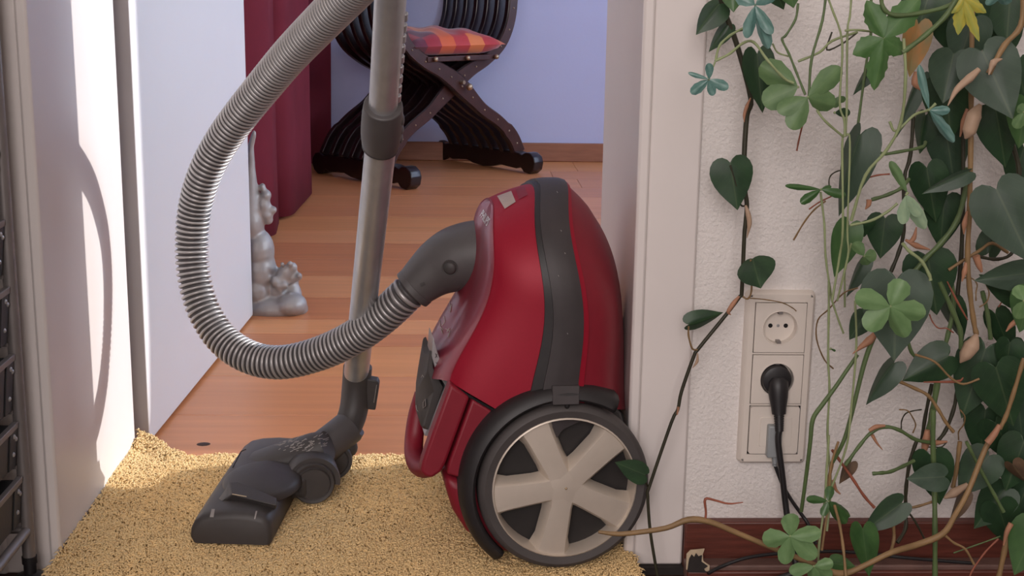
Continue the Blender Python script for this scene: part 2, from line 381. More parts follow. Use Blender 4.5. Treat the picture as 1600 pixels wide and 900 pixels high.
    MB().box(JR-0.004, JR+0.076, -0.016, 0.0, ZN, 0.0).build('casing_foot', M['soot'], bb, smooth=0)
    # threshold under the rug
    struct(MB().box(JL-0.02, JR+0.02, -0.004, YB, -0.1, 0.0).build('trim_6', M['darkwood'], smooth=0), 'wooden threshold under the yellow rug')
    # far baseboard
    struct(MB().box(-0.85, 2.0, 3.812, 3.83, 0, 0.075).build('baseboard_far', M['farbase'], bevel=0.004), 'brown wooden baseboard under the lavender wall')
walls()

def floor_far():
    fl = struct(MB().box(-0.9, 2.05, YB, 3.83, -0.1, -0.0035).build('floor', M['seam'], smooth=0), 'orange-brown plank floor of the far room')
    k = 0; bounds = [YB, 0.586, 0.813, 1.021, 1.115, 1.232, 1.44, 1.664, 1.872, 2.088, 2.271, 2.506, 2.70, 2.92, 3.13, 3.34, 3.55, 3.82]
    meshes = []
    for i, m in enumerate(PLANKS):
        mb = MB(); e = 0.0009
        mb.add([(0, 0, -1), (1, 0, -1), (1, 1, -1), (0, 1, -1), (0, 0, -.2), (1, 0, -.2), (1, 1, -.2), (0, 1, -.2), (e, .002, 0), (1-e, .002, 0), (1-e, .998, 0), (e, .998, 0)],
               [(3, 2, 1, 0), (0, 1, 5, 4), (1, 2, 6, 5), (2, 3, 7, 6), (3, 0, 4, 7), (4, 5, 9, 8), (5, 6, 10, 9), (6, 7, 11, 10), (7, 4, 8, 11), (8, 9, 10, 11)])
        me = mb.mesh('plank'); me.materials.append(m); meshes.append(me)
    for y, y2 in zip(bounds, bounds[1:]):
        x = -0.85-random.random()*0.9
        while x < 1.25:
            L = random.uniform(1.1, 1.9)
            if x+L > -0.84:
                o = bpy.data.objects.new('plank', random.choice(meshes)); COL.objects.link(o); WM[o] = Matrix.Identity(4)
                x0 = max(x, -0.85); o.location = (x0, y, 0); o.scale = (x+L-x0-0.0008, y2-y-0.0016, 0.006)
                adopt(o, fl); k += 1
            x += L
    mb = MB().box(1.2, 2.0, YB, 3.83, -0.003, -0.0005); mb.build('outer_boards', PLANKS[1], fl, smooth=0)
    c = P(318, 694, z=0.0); mb = MB(); ellipsoid(mb, c, (0.011, 0.009, 0.0006), 12); mb.build('knot', M['knot'], fl)
    return k
NPL = floor_far()

def door():
    # leaf hinged on the left, standing open into the far room
    a = Vector((-0.4785, 0.432, 0)); b = Vector((-0.4385, 1.243, 0)); d = (b-a).normalized(); n = Vector((-d.y, d.x, 0))
    th = 0.026; L = (b-a).length
    def fn(p): return a+d*p.x+n*p.y+Vector((0, 0, p.z))
    o = struct(MB().box(0.0015, L, 0, th, 0.006, 2.0, fn).build('door_1', M['doorpaint'], bevel=0.0025), 'white door standing open into the far room')
    MB().box(-0.001, 0.0015, 0.0005, th-0.0005, 0.006, 2.0, fn).build('door_edge_shade', M['edgeshade'], o, smooth=0)
    mb = MB()
    for z in (0.25, 1.7): lathe(mb, [(0, 0), (0.008, 0), (0.008, 0.09), (0, 0.09)], fn(Vector((0.0, th+0.006, z))), (0, 0, 1), 12)
    mb.build('hinge', M['chrome'], o)
    mb = MB(); h = fn(Vector((L-0.06, -0.004, 1.05)))
    lathe(mb, [(0, 0), (0.024, 0), (0.024, 0.006), (0.009, 0.008), (0.009, 0.045), (0, 0.045)], fn(Vector((L-0.06, 0.0, 1.05))), -n, 20)
    tube(mb, [fn(Vector((L-0.06, -0.045, 1.05))), fn(Vector((L-0.12, -0.05, 1.05))), fn(Vector((L-0.18, -0.045, 1.05)))], 0.009, 12)
    mb.build('door_handle', M['chrome'], o)
door()

# ================================================================== rug
def rug():
    nx, ny = 120, 90
    x0, x1 = JL+0.003, 0.225; y0 = -0.105
    edge_px = [(208, 690), (225, 687), (245, 692), (268, 706), (300, 713), (340, 709), (420, 710), (480, 706), (550, 712), (600, 711), (640, 713), (760, 714), (900, 716)]
    ex = [P(*q, z=0.020) for q in edge_px]; exx = [p.x for p in ex]; exy = [p.y for p in ex]
    def top(x, y): return 0.0175+0.0012*math.sin(9*x+5*y)+0.0008*math.sin(17*y-6*x)
    rows = []
    for i in range(ny+1):
        row = []
        for j in range(nx+1):
            s, t = j/nx, i/ny; x = x0+(x1-x0)*s; yb = float(np.interp(x, exx, exy)); y = y0+(yb-y0)*t
            xx = x
            if y > -0.015 and x > JR-0.004: xx = JR-0.004
            z = top(x, y)
            if y < -0.085: z -= min(0.008, (-0.085-y)*0.6)
            lf = max(0, 1-(x-x0)/0.03); z += 0.004*lf*lf
            bk = max(0, 1-(yb-y)/0.05)*max(0, 1-(x-x0)/0.10); z += 0.016*bk
            row.append(Vector((xx, y, z)))
        rows.append(row)
    mb = MB().grid(rows)
    rim = [rows[0][j] for j in range(nx+1)]+[rows[i][nx] for i in range(1, ny+1)]+[rows[ny][j] for j in range(nx-1, -1, -1)]+[rows[i][0] for i in range(ny-1, 0, -1)]
    low = [Vector((p.x, p.y, (0.0005 if p.y > -0.002 else ZN+0.0005))) for p in rim]
    mb.grid([rim, low], closed=True)
    o = mb.build('rug', M['rug']); tag(o, 'yellow short-pile rug lying in the doorway under the vacuum cleaner', 'rug')
    # the pile: bent tufts, one mesh
    N = 62000
    s = rng.random(N); t = rng.random(N)
    vs = np.zeros((N*10, 3)); fs = []
    zr = np.array([[p.z for p in r] for r in rows]); yr = np.array([[p.y for p in r] for r in rows]); xr = np.array([[p.x for p in r] for r in rows])
    fi, fj = (t*ny).astype(int), (s*nx).astype(int); a, b = t*ny-fi, s*nx-fj
    def bil(A): return (A[fi, fj]*(1-b)+A[fi, fj+1]*b)*(1-a)+(A[fi+1, fj]*(1-b)+A[fi+1, fj+1]*b)*a
    base = np.stack([bil(xr), bil(yr), bil(zr)], 1)
    ang = rng.normal(0, 1.0, N)+np.sin(base[:, 0]*21)*1.2+np.cos(base[:, 1]*17)*1.2+2.2
    d = np.stack([np.cos(ang), np.sin(ang), np.zeros(N)], 1); e = np.stack([-np.sin(ang), np.cos(ang), np.zeros(N)], 1)
    ln = rng.uniform(0.0045, 0.0085, N)[:, None]; ra = rng.uniform(0.0008, 0.0014, N)[:, None]; up = np.array([0, 0, 1.0])[None]
    hh = rng.uniform(0.0018, 0.0042, N)[:, None]
    cent = [base-up*0.002, base+d*ln*0.35+up*hh, base+d*ln*0.8+up*hh*0.75]
    k = 0
    for c, w in zip(cent, (0.9, 1.15, 0.8)):
        for (p, q) in ((1, 0), (-0.6, 0.9), (-0.6, -0.2)):
            vs[k::10] = c+e*ra*w*p+up*ra*w*q; k += 1
    vs[9::10] = base+d*ln*1.1+up*hh*0.2
    pat = []
    for r in (0, 3):
        for q in range(3): pat.append((r+q, r+(q+1) % 3, r+3+(q+1) % 3, r+3+q))
    F4 = (np.array(pat)[None]+(np.arange(N)*10)[:, None, None]).reshape(-1, 4)
    F3 = (np.array([(6, 7, 9), (7, 8, 9), (8, 6, 9)])[None]+(np.arange(N)*10)[:, None, None]).reshape(-1, 3)
    me = bpy.data.meshes.new('pile'); me.from_pydata(vs.tolist(), [], F4.tolist()+F3.tolist()); me.update()
    p = link('pile', me, M['pile'], o, smooth=180); p['kind'] = 'stuff'
rug()

# ================================================================== the vacuum cleaner
TV = math.radians(7.0); VC, VS = math.cos(TV), math.sin(TV)
ZR = 0.0225
VO = P(880, 890, z=ZR); VO.z = 0.0
def V(u, v, w): return Vector((VO.x+u*VC-v*VS, VO.y+u*VS+v*VC, ZR+w))
def vpix(px, py, v):
    r = ray(px, py); n = Vector((-VS, VC, 0)); p0 = V(0, v, 0); t = (p0-CAM).dot(n)/r.dot(n); p = CAM+r*t
    q = p-VO; return q.x*VC+q.y*VS, p.z-ZR
VCEN = 0.145
VAC = empty('vacuum_cleaner', V(0, VCEN, 0), 'red canister vacuum cleaner standing upright on the yellow rug with grey hose and steel tube', 'vacuum cleaner')

def vac_body():
    st = [  # half width, corner height, pixel line up the near side, pixel of the top centre
        (0.000, 0.05, [(664, 590), (694, 530), (714, 500), (737, 450), (748, 400), (752, 362)], (767, 316)),
        (0.050, 0.05, [(676, 592), (704, 535), (724, 500), (747, 450), (756, 400), (759, 362)], (767, 315)),
        (0.095, 0.075, [(702, 597), (726, 545), (747, 500), (768, 450), (774, 400), (776, 352)], (768, 312)),
        (0.117, 0.10, [(747, 623), (775, 560), (800, 480), (810, 430), (815, 380), (814, 345)], (802, 298)),
        (0.128, 0.12, [(853, 682), (858, 560), (860, 480), (859, 420), (855, 365), (851, 338)], (842, 287)),
        (0.130, 0.12, [(880, 668), (883, 560), (883, 480), (882, 420), (878, 365), (874, 338)], (864, 285)),
        (0.128, 0.12, [(908, 655), (908, 560), (907, 480), (905, 420), (901, 365), (897, 338)], (884, 287)),
        (0.118, 0.12, [(945, 640), (944, 560), (940, 480), (934, 420), (925, 370), (918, 348)], (900, 300)),
        (0.095, 0.11, [(968, 640), (965, 560), (961, 480), (957, 425), (945, 385), (936, 362)], (914, 315)),
        (0.055, 0.09, [(977, 640), (974, 560), (969, 480), (964, 425), (951, 385), (941, 362)], (920, 324)),
        (0.000, 0.08, [(979, 640), (976, 560), (971, 480), (966, 425), (953, 385), (943, 364)], (922, 328)),
    ]
    curves = []
    for hw, rc, line, topc in st:
        v = VCEN-hw; uw = [vpix(x, y, v) for x, y in line]
        ut, wt = vpix(*topc, VCEN); w0 = min(q[1] for q in uw)
        ws = np.array([q[1] for q in uw]+[wt]); us = np.array([q[0] for q in uw]+[ut])
        cf = np.polyfit(ws-w0, us, 4, w=[1.5]+[1]*(len(uw)-1)+[1.2]); half = []
        for k in range(12): half.append((v, w0+(wt-rc-w0)*k/12))
        for k in range(13):
            f = math.pi/2*k/12; half.append((VCEN-hw*math.cos(f), wt-rc+rc*math.sin(f)))
        full = half+[(2*VCEN-a, b) for a, b in half[-2::-1]]
        curves.append([(float(np.polyval(cf, b-w0)), a, b) for a, b in full])
    n = len(curves[0]); SUB = 4
    fine = [catmull([c[i] for c in curves], SUB) for i in range(n)]      # per arch point, across stations
    def rows(k0, k1, off=0.0):
        out = []
        for s in range(int(k0*SUB), int(k1*SUB)+1):
            row = []
            for i in range(n):
                u, v, w = fine[i][s]
                if off:
                    i0, i1 = max(i-1, 0), min(i+1, n-1); dv = fine[i1][s][1]-fine[i0][s][1]; dw = fine[i1][s][2]-fine[i0][s][2]
                    l = math.hypot(dv, dw) or 1; v -= off*dw/l; w += off*dv/l
                row.append(V(u, v, w))
            out.append(row)
        return out
    def shell(name, k0, k1, m, off=0.0, rim=0.0):
        r = rows(k0, k1, off)
        if rim:
            r = [rows(k0, k0, off-rim)[0]]+r+[rows(k1, k1, off-rim)[0]]
        return MB().grid(r).build(name, m, VAC, smooth=50)
    lid = shell('lid_plate', 0, 2, M['vplate'])
    up = shell('upper_shell', 2, 4, M['vred'])
    band = shell('bumper_strip', 4, 6, M['vband'], 0.005, 0.008)
    # thin dark channel on the left flank of the strip, with a red lip on its right
    shell('strip_channel', 3.75, 4.25, M['vblack'], 0.0025, 0.004)
    shell('strip_lip', 6, 6.25, M['vred'], 0.0035, 0.004)
    shell('lower_shell', 6, 10, M['vred2'])  # darker red than the upper shell, standing in for shade on this flank
    # lid edge line
    mb = MB(); r = rows(2, 2, 0.0004)[0]; tube(mb, r[1:-1], 0.0007, 5); mb.build('lid_seam', M['vred2'], VAC)
    bu = bvh_of(up); bl = bvh_of(lid); bb = bvh_of(band)
    decal('sticker', bu, [(777, 307), (799, 299), (806, 316), (789, 327)], M['sticker'], VAC)
    # finger recess near the top, its shade laid on as a flat darker patch
    decal('recess_shade', bu, [(806, 296), (819, 291), (825, 305), (811, 312)], M['vred2'], VAC, 0.0006)
    text_decal('brand_lettering', 'PHILIPS', bl, [(750.3, 337.5), (760.8, 354.5), (767.2, 342.5), (756.2, 327.5)], M['white'], VAC)
    mb = MB()
    for pts in ([(688, 501), (689, 511), (693, 516)], [(695, 495), (696, 503), (691, 509)], [(697, 514), (704, 518), (701, 527)], [(699, 519), (703, 513)], [(690, 515), (692, 521)], [(703, 472), (705, 482)], [(706, 476), (704, 488)]):
        stroke(mb, bl, pts, 0.0006)
    mb.build('print_marks', M['sticker'], VAC)
    mb = MB()
    for x, y in ((870, 300), (872, 430), (876, 360), (893, 342), (886, 520), (882, 395)): stroke(mb, bb, [(x, y), (x+1.2, y+2)], 0.0004)
    mb.build('scuff', M['scuff'], VAC)
    for c in (lid,): pass
    return lid
LID = vac_body()

WR = 0.1045; WC_V = 0.0
def vac_lower():
    # side profiles (u, w) pushed through the width of the machine
    def pr(name, pix, v0, v1, m, bev=0.006, parent=VAC, vp=None):
        poly = [vpix(x, y, v0 if vp is None else vp) for x, y in pix]
        mb = MB(); a = [V(u, v0, w) for u, w in poly]; mb.prism(a, V(0, v1, 0)-V(0, v0, 0))
        return mb.build(name, m, parent, bevel=bev, seg=3, smooth=40)
    # dark inner core so that the seams read dark
    pr('inner_core', [(712, 606), (795, 645), (860, 640), (978, 645), (984, 760), (960, 840), (860, 868), (775, 860), (735, 830), (712, 790), (704, 735)], 0.045, 0.245, M['gap'], 0.01)
    pr('quarter_panel', [(738, 624), (793, 656), (806, 675), (770, 762), (698, 741), (702, 722)], 0.028, 0.262, M['vred2'], 0.003)
    pr('bottom_shell', [(695, 744), (740, 758), (800, 770), (900, 840), (880, 868), (800, 868), (760, 856), (730, 834), (708, 800), (698, 768)], 0.030, 0.26, M['vred2'], 0.012)
    # black fender around each wheel
    c = V(0, 0, WR); ax = V(0, 1, 0)-V(0, 0, 0)
    prof = [(WR+0.003, 0.012), (WR+0.0035, 0.004), (WR+0.007, 0.001), (WR+0.013, 0.003), (WR+0.019, 0.010), (WR+0.022, 0.022), (WR+0.022, 0.06), (WR-0.02, 0.06)]
    ref = V(1, 0, 0)-V(0, 0, 0)
    for v, sgn in ((0.0, 1), (0.29, -1)):
        mb = MB(); lathe(mb, prof, c+ax*v, ax*sgn, 48, *((math.radians(-228), math.radians(-58)) if sgn > 0 else (math.radians(58), math.radians(228))), ref=ref)
        o = mb.build('wheel_fender', M['vblack'], VAC, smooth=50)
        sm = o.modifiers.new('sol', 'SOLIDIFY'); sm.thickness = 0.003; sm.offset = -1
    # black saddle over the wheel arch where strip ends
    pr('arch_saddle', [(800, 650), (838, 630), (858, 620), (905, 625), (945, 632), (972, 645), (982, 690), (985, 730), (940, 720), (830, 690)], 0.0295, 0.2605, M['vblack'], 0.008)
    # wheels
    for v, sgn in ((0.0, 1), (0.29, -1)):
        cc = c+ax*v; a = ax*sgn
        mb = MB(); lathe(mb, [(WR*0.80, 0.026), (WR*0.815, 0.004), (WR*0.83, 0.000), (WR*0.845, 0.001), (WR*0.85, 0.004)], cc, a, 64)
        rim = mb.build('wheel', M['silver'], VAC, smooth=40)
        mb = MB(); lathe(mb, [(WR*0.835, 0.004), (WR*0.85, 0.0015), (WR*0.93, -0.0005), (WR*0.975, 0.002), (WR*0.995, 0.006), (WR, 0.012), (WR, 0.024), (WR*0.97, 0.027), (WR*0.8, 0.027)], cc, a, 72)
        mb.build('tyre', M['tyre'], rim, smooth=40)
        mb = MB(); lathe(mb, [(0, 0.024), (WR*0.82, 0.026)], cc, a, 48); mb.build('hub_disc', M['hub'], rim)
        if sgn < 0: continue
        X = V(1, 0, 0)-V(0, 0, 0); Z = Vector((0, 0, 1))
        for th in (116, 44, -28, -100, 188):
            t = math.radians(th); d = X*math.cos(t)+Z*math.sin(t); e = -X*math.sin(t)+Z*math.cos(t)
            ns = 8; rows = []
            for k in range(ns+1):
                s = k/ns; r = WR*(0.05+0.775*s); hw = WR*(0.10+0.05*s+0.05*max(0, s-0.8)+0.10*max(0, 0.22-s)); f = 0.0015+0.0025*s*s
                fl = hw+WR*(0.06+0.10*max(0, s-0.75)*2+0.12*max(0, 0.35-s))
                p = cc+d*r
                rows.append([p-e*fl+a*0.022, p-e*(hw+0.003)+a*(f+0.0035), p-e*hw+a*f, p+a*(f-0.0008), p+e*hw+a*f, p+e*(hw+0.003)+a*(f+0.0035), p+e*fl+a*0.022])
            MB().grid(rows).build('spoke', M['silver'], rim, smooth=30)
        mb = MB(); lathe(mb, [(0, 0.0002), (WR*0.11, 0.0005), (WR*0.2, 0.0016), (WR*0.235, 0.006), (WR*0.24, 0.02)], cc, a, 30); mb.build('hub_cap', M['silver'], rim)
        mb = MB(); ellipsoid(mb, cc+X*0.001-Z*0.0, (0.0016, 0.0016, 0.0016), 10); mb.build('hub_pin', M['brass'], rim)
    # foot of the bumper strip, lapping over the fender
    a = [V(vpix(x, y, 0.012)[0], 0.0085, vpix(x, y, 0.012)[1]) for x, y in ((862, 601), (905, 601))]; b = [V(vpix(x, y, 0.0)[0], -0.003, vpix(x, y, 0.0)[1]) for x, y in ((904.5, 631), (863, 632))]
    MB().prism(a+b, V(0, 0.018, 0)-V(0, 0, 0)).build('strip_foot', M['vband'], VAC, bevel=0.001)
    # dark saddle button at the foot of the strip
    h = V(*((lambda q: (q[0], 0.0, q[1]))(vpix(886, 635, 0.0)))); mb = MB(); ellipsoid(mb, h, (0.003, 0.002, 0.003), 10); mb.build('strip_screw', M['gap'], VAC)
    # lid lower seam
    mb = MB(); tube(mb, [V(vpix(x, y, v)[0], v, vpix(x, y, v)[1]) for x, y, v in ((703, 599, 0.046), (722, 612, 0.036), (745, 626, 0.031), (770, 640, 0.027), (793, 652, 0.022))], 0.0016, 6); mb.build('lid_gap', M['gap'], VAC)
vac_lower()

def vac_front():
    # carrying handle: a loop around the control panel, near arm in view
    def pt(px, py, v): u, w = vpix(px, py, v); return V(u, v, w)
    hp = [pt(716, 625, 0.05), pt(704, 660, 0.05), pt(690, 700, 0.052), pt(677, 725, 0.062), pt(664, 732, 0.085), pt(653, 726, 0.12), pt(647, 710, 0.15), pt(647, 685, 0.17), pt(652, 650, 0.18), pt(662, 616, 0.185)]
    path = catmull(hp, 6); n = len(path)
    rad = [(0.0115, 0.0125) for i in range(n)]
    mb = MB(); tube(mb, path, rad, 18, up=(0, 0.2, 1)); 
    mb.build('carry_handle', M['vred2'], VAC, smooth=60)
    # near arm cheek
    poly = [(704, 600), (734.5, 621), (697, 724), (689, 738), (675, 748), (664, 745), (657, 738), (660, 722), (666, 704), (673, 684)]
    ps = [vpix(x, y, 0.030) for x, y in poly]; mb = MB().prism([V(u, 0.030, w) for u, w in ps], V(0, 0.026, 0)-V(0, 0, 0)); mb.build('handle_cheek', M['vred2'], VAC, bevel=0.004, seg=3)
    # silver control panel plate
    poly = [(677, 526), (683, 548), (692, 575), (704, 596), (671, 682), (663, 681), (696, 603), (681, 580), (674, 556)]
    ps = [vpix(x, y, 0.10) for x, y in poly]
    mb = MB().prism([V(u, 0.10, w) for u, w in ps], V(0, 0.05, 0)-V(0, 0, 0)); pl = mb.build('control_panel', M['plate'], VAC, bevel=0.001)
    # rocker pedal: profiles lofted across the width
    near = [(674, 548), (677, 575), (692.5, 605), (670, 675), (663, 665), (679, 611), (668, 578), (671, 550)]
    mid = [(672, 542), (676, 575), (690, 605), (668, 677), (657, 664), (649, 637), (651, 605), (662, 552)]
    st = []
    for v, f in ((0.100, 0.0), (0.101, 0.06), (0.125, 0.8), (0.14, 1.0), (0.155, 0.95), (0.172, 0.5), (0.175, 0.2)):
        a = [vpix(x, y, 0.100) for x, y in near]; b = [vpix(x, y, 0.14) for x, y in mid]
        st.append([V(p[0]*(1-f)+q[0]*f, v, p[1]*(1-f)+q[1]*f) for p, q in zip(a, b)])
    pd = MB().grid(st, closed=True, cap0=True, cap1=True).build('control_pedal', M['dgrey'], VAC, bevel=0.0012, smooth=40)
    bp = bvh_of(pd)
    mb = MB()
    for pts in ([(662, 629), (665, 623), (666, 634), (662, 638), (662, 629)], [(648.5, 613), (651, 616)], [(651, 633), (652, 640), (655, 643)], [(659, 590), (661, 586), (663, 589)]):
        stroke(mb, bp, pts, 0.0005)
    mb.build('pedal_marks', M['scuff'], pd)
    bpl = bvh_of(pl); mb = MB()
    for pts in ([(680, 552), (683, 558)], [(683, 553), (680, 559)], [(681, 566), (686, 571)], [(684, 565), (683, 571)]): stroke(mb, bpl, pts, 0.0004)
    mb.build('panel_marks', M['dgrey'], pl)
vac_front()

def hose():
    # connector elbow on the lid
    cp = [P(754, 396, y=0.122), P(732, 399, y=0.124), P(709, 406, y=0.125), P(686, 418, y=0.125), P(667, 432, y=0.123), P(648, 449, y=0.122)]
    rad = [(0.044, 0.044), (0.0435, 0.043), (0.042, 0.041), (0.0375, 0.0365), (0.032, 0.031), (0.0275, 0.0275)]
    path = [p for p in catmull([list(p) for p in cp], 4)]; rr = catmull(rad, 4)
    mb = MB(); tube(mb, path, [tuple(r) for r in rr], 36); con = mb.build('hose_connector', M['grey'], VAC, smooth=50)
    bc = bvh_of(con)
    h, n = hit(bc, 703, 419); mb = MB(); lathe(mb, [(0, 0.0035), (0.006, 0.0035), (0.0075, 0.0025), (0.0085, 0.0), (0.0105, 0.0002), (0.0108, -0.004)], h, n, 24); mb.build('release_button', M['dgrey'], con)
    decal('ridge', bc, [(656, 443), (663, 440), (665, 445), (658, 448)], M['dgrey'], con, 0.0012, 4)
    # corrugated hose
    hp = [(652, 444, .122), (634, 461, .122), (600, 493, .140), (555, 526, .168), (500, 552, .196), (440, 566, .220), (390, 558, .245), (348, 530, .270), (318, 484, .290), (303, 430, .305), (300, 375, .312), (306, 318, .308), (323, 265, .290), (346, 222, .270), (375, 181, .240), (412, 135, .195), (455, 84, .130), (515, 22, .030), (566, -30, -.06), (600, -70, -.14)]
    pts = catmull([list(P(a, b, y=c)) for a, b, c in hp], 8)
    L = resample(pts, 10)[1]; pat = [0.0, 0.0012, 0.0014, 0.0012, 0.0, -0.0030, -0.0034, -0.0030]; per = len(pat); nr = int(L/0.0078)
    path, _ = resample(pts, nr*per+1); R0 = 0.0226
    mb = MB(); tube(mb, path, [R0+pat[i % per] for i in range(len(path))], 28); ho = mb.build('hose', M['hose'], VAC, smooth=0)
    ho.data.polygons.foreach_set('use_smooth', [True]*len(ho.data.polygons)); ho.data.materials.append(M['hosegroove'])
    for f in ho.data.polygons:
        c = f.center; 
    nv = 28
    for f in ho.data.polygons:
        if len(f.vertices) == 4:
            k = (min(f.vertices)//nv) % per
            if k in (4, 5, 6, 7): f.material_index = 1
    # collar under the connector
    mb = MB(); tube(mb, [P(652, 446, y=.122), P(643, 454, y=.122)], 0.0285, 30); mb.build('hose_collar', M['grey'], con, bevel=0.0015)
    # grip above the picture joins hose and tube
    g0 = P(600, -70, y=-.14); g1 = P(614, -60, y=-.28)
    mb = MB(); tube(mb, catmull([g0, g0+Vector((.01, -.05, .06)), (g0+g1)/2+Vector((0.01, -0.03, 0.10)), g1+Vector((0.005, -.05, .06)), g1], 6), 0.024, 20); mb.build('hand_grip', M['grey'], VAC)
hose()

def wand():
    pb = P(557, 580, y=0.262); pt = P(594.5, 232, y=-0.062)
    d = (pt-pb).normalized(); L = (pt-pb).length
    mb = MB(); tube(mb, [pb-d*0.05, pt], 0.0176, 36); mb.build('lower_tube', M['chrome'], VAC, smooth=60)
    # clamp collar
    p2 = P(599, 162, y=-0.118); mb = MB(); prof = []
    cl = (p2-pt); c0 = pt-d*0.002
    path = [c0+cl*(0.10+0.9*k/10) for k in range(11)]; rad = [0.0205, 0.0216, 0.0224, 0.0229, 0.0231, 0.0231, 0.0229, 0.0227, 0.0224, 0.0219, 0.0212]
    tube(mb, path, rad, 36); col = mb.build('clamp_collar', M['grey'], VAC, smooth=60, bevel=0.0015)
    bv = bvh_of(col); mb = MB()
    for k in range(3):
        c = c0+cl*(0.28+0.2*k)+RV*0.0222; ellipsoid(mb, c, (0.0024, 0.009, 0.0065), 12)
    mb.build('grip_ridge', M['grey'], col)
    mb = MB(); tube(mb, [path[0]-d*0.001, path[0]+d*0.0015], 0.0212, 30); mb.build('collar_edge', M['dgrey'], col)
    # inner telescopic tube
    pu = P(614, -60, y=-0.28)
    up = (pu-p2).normalized(); mb = MB(); tube(mb, [p2-up*0.03, pu], 0.0158, 36); it = mb.build('upper_tube', M['chrome'], VAC, smooth=60)
    B = (RV-up*RV.dot(up)).normalized()
    for k in range(9):
        c = p2+up*(0.012+0.0165*k)+B*0.0155
        mb = MB(); tube(mb, [c-up*0.006, c-up*0.005, c+up*0.005, c+up*0.006], [0.0018, 0.003, 0.003, 0.0018], 8); mb.build('stop_tooth', M['chrome'], it)
    # elbow of the floor tool
    e0 = P(559, 572, y=0.268); ep = [e0, P(556.5, 605, y=0.272), P(553, 638, y=0.268), P(545, 662, y=0.258), P(531, 680, y=0.244)]
    path = catmull([list(p) for p in ep], 6); mb = MB(); tube(mb, path, 0.0205, 32, caps=True); el = mb.build('tool_elbow', M['dgrey'], VAC, smooth=50, bevel=0.001)
    # push button box on the right of the elbow
    c = P(581, 613, y=0.268); ax = (ep[0]-ep[1]).normalized(); R = (RV-ax*RV.dot(ax)).normalized(); D = ax.cross(R)
    def fn(p): return c+R*p.x+D*p.y+ax*p.z
    mb = MB(); mb.prism([fn(Vector(q)) for q in ((-0.016, -0.008, -0.024), (0.0075, -0.008, -0.024), (0.010, -0.008, 0.016), (0.007, -0.008, 0.022), (-0.016, -0.008, 0.024))], D*0.016)
    mb.build('elbow_button', M['dgrey'], el, bevel=0.0015)
    mb = MB(); tube(mb, [fn(Vector((0.0045, -0.0083, -0.012))), fn(Vector((0.0065, -0.0083, 0.016)))], 0.0005, 5); mb.build('button_scratch', M['scuff'], el)
    # lower collar
    mb = MB(); tube(mb, [P(546, 666, y=0.256), P(545, 668, y=0.256), P(520, 688, y=0.236), P(500, 703, y=0.222), P(488, 712, y=0.215)], [0.0235, 0.0245, 0.0245, 0.0245, 0.024], 32, caps=True); mb.build('swivel_collar', M['grey'], VAC, smooth=50, bevel=0.0015)
    mb = MB(); c = P(546, 699, y=0.250); ellipsoid(mb, c, (0.012, 0.012, 0.014), 16); mb.build('swivel_knob', M['dgrey'], VAC)
wand()

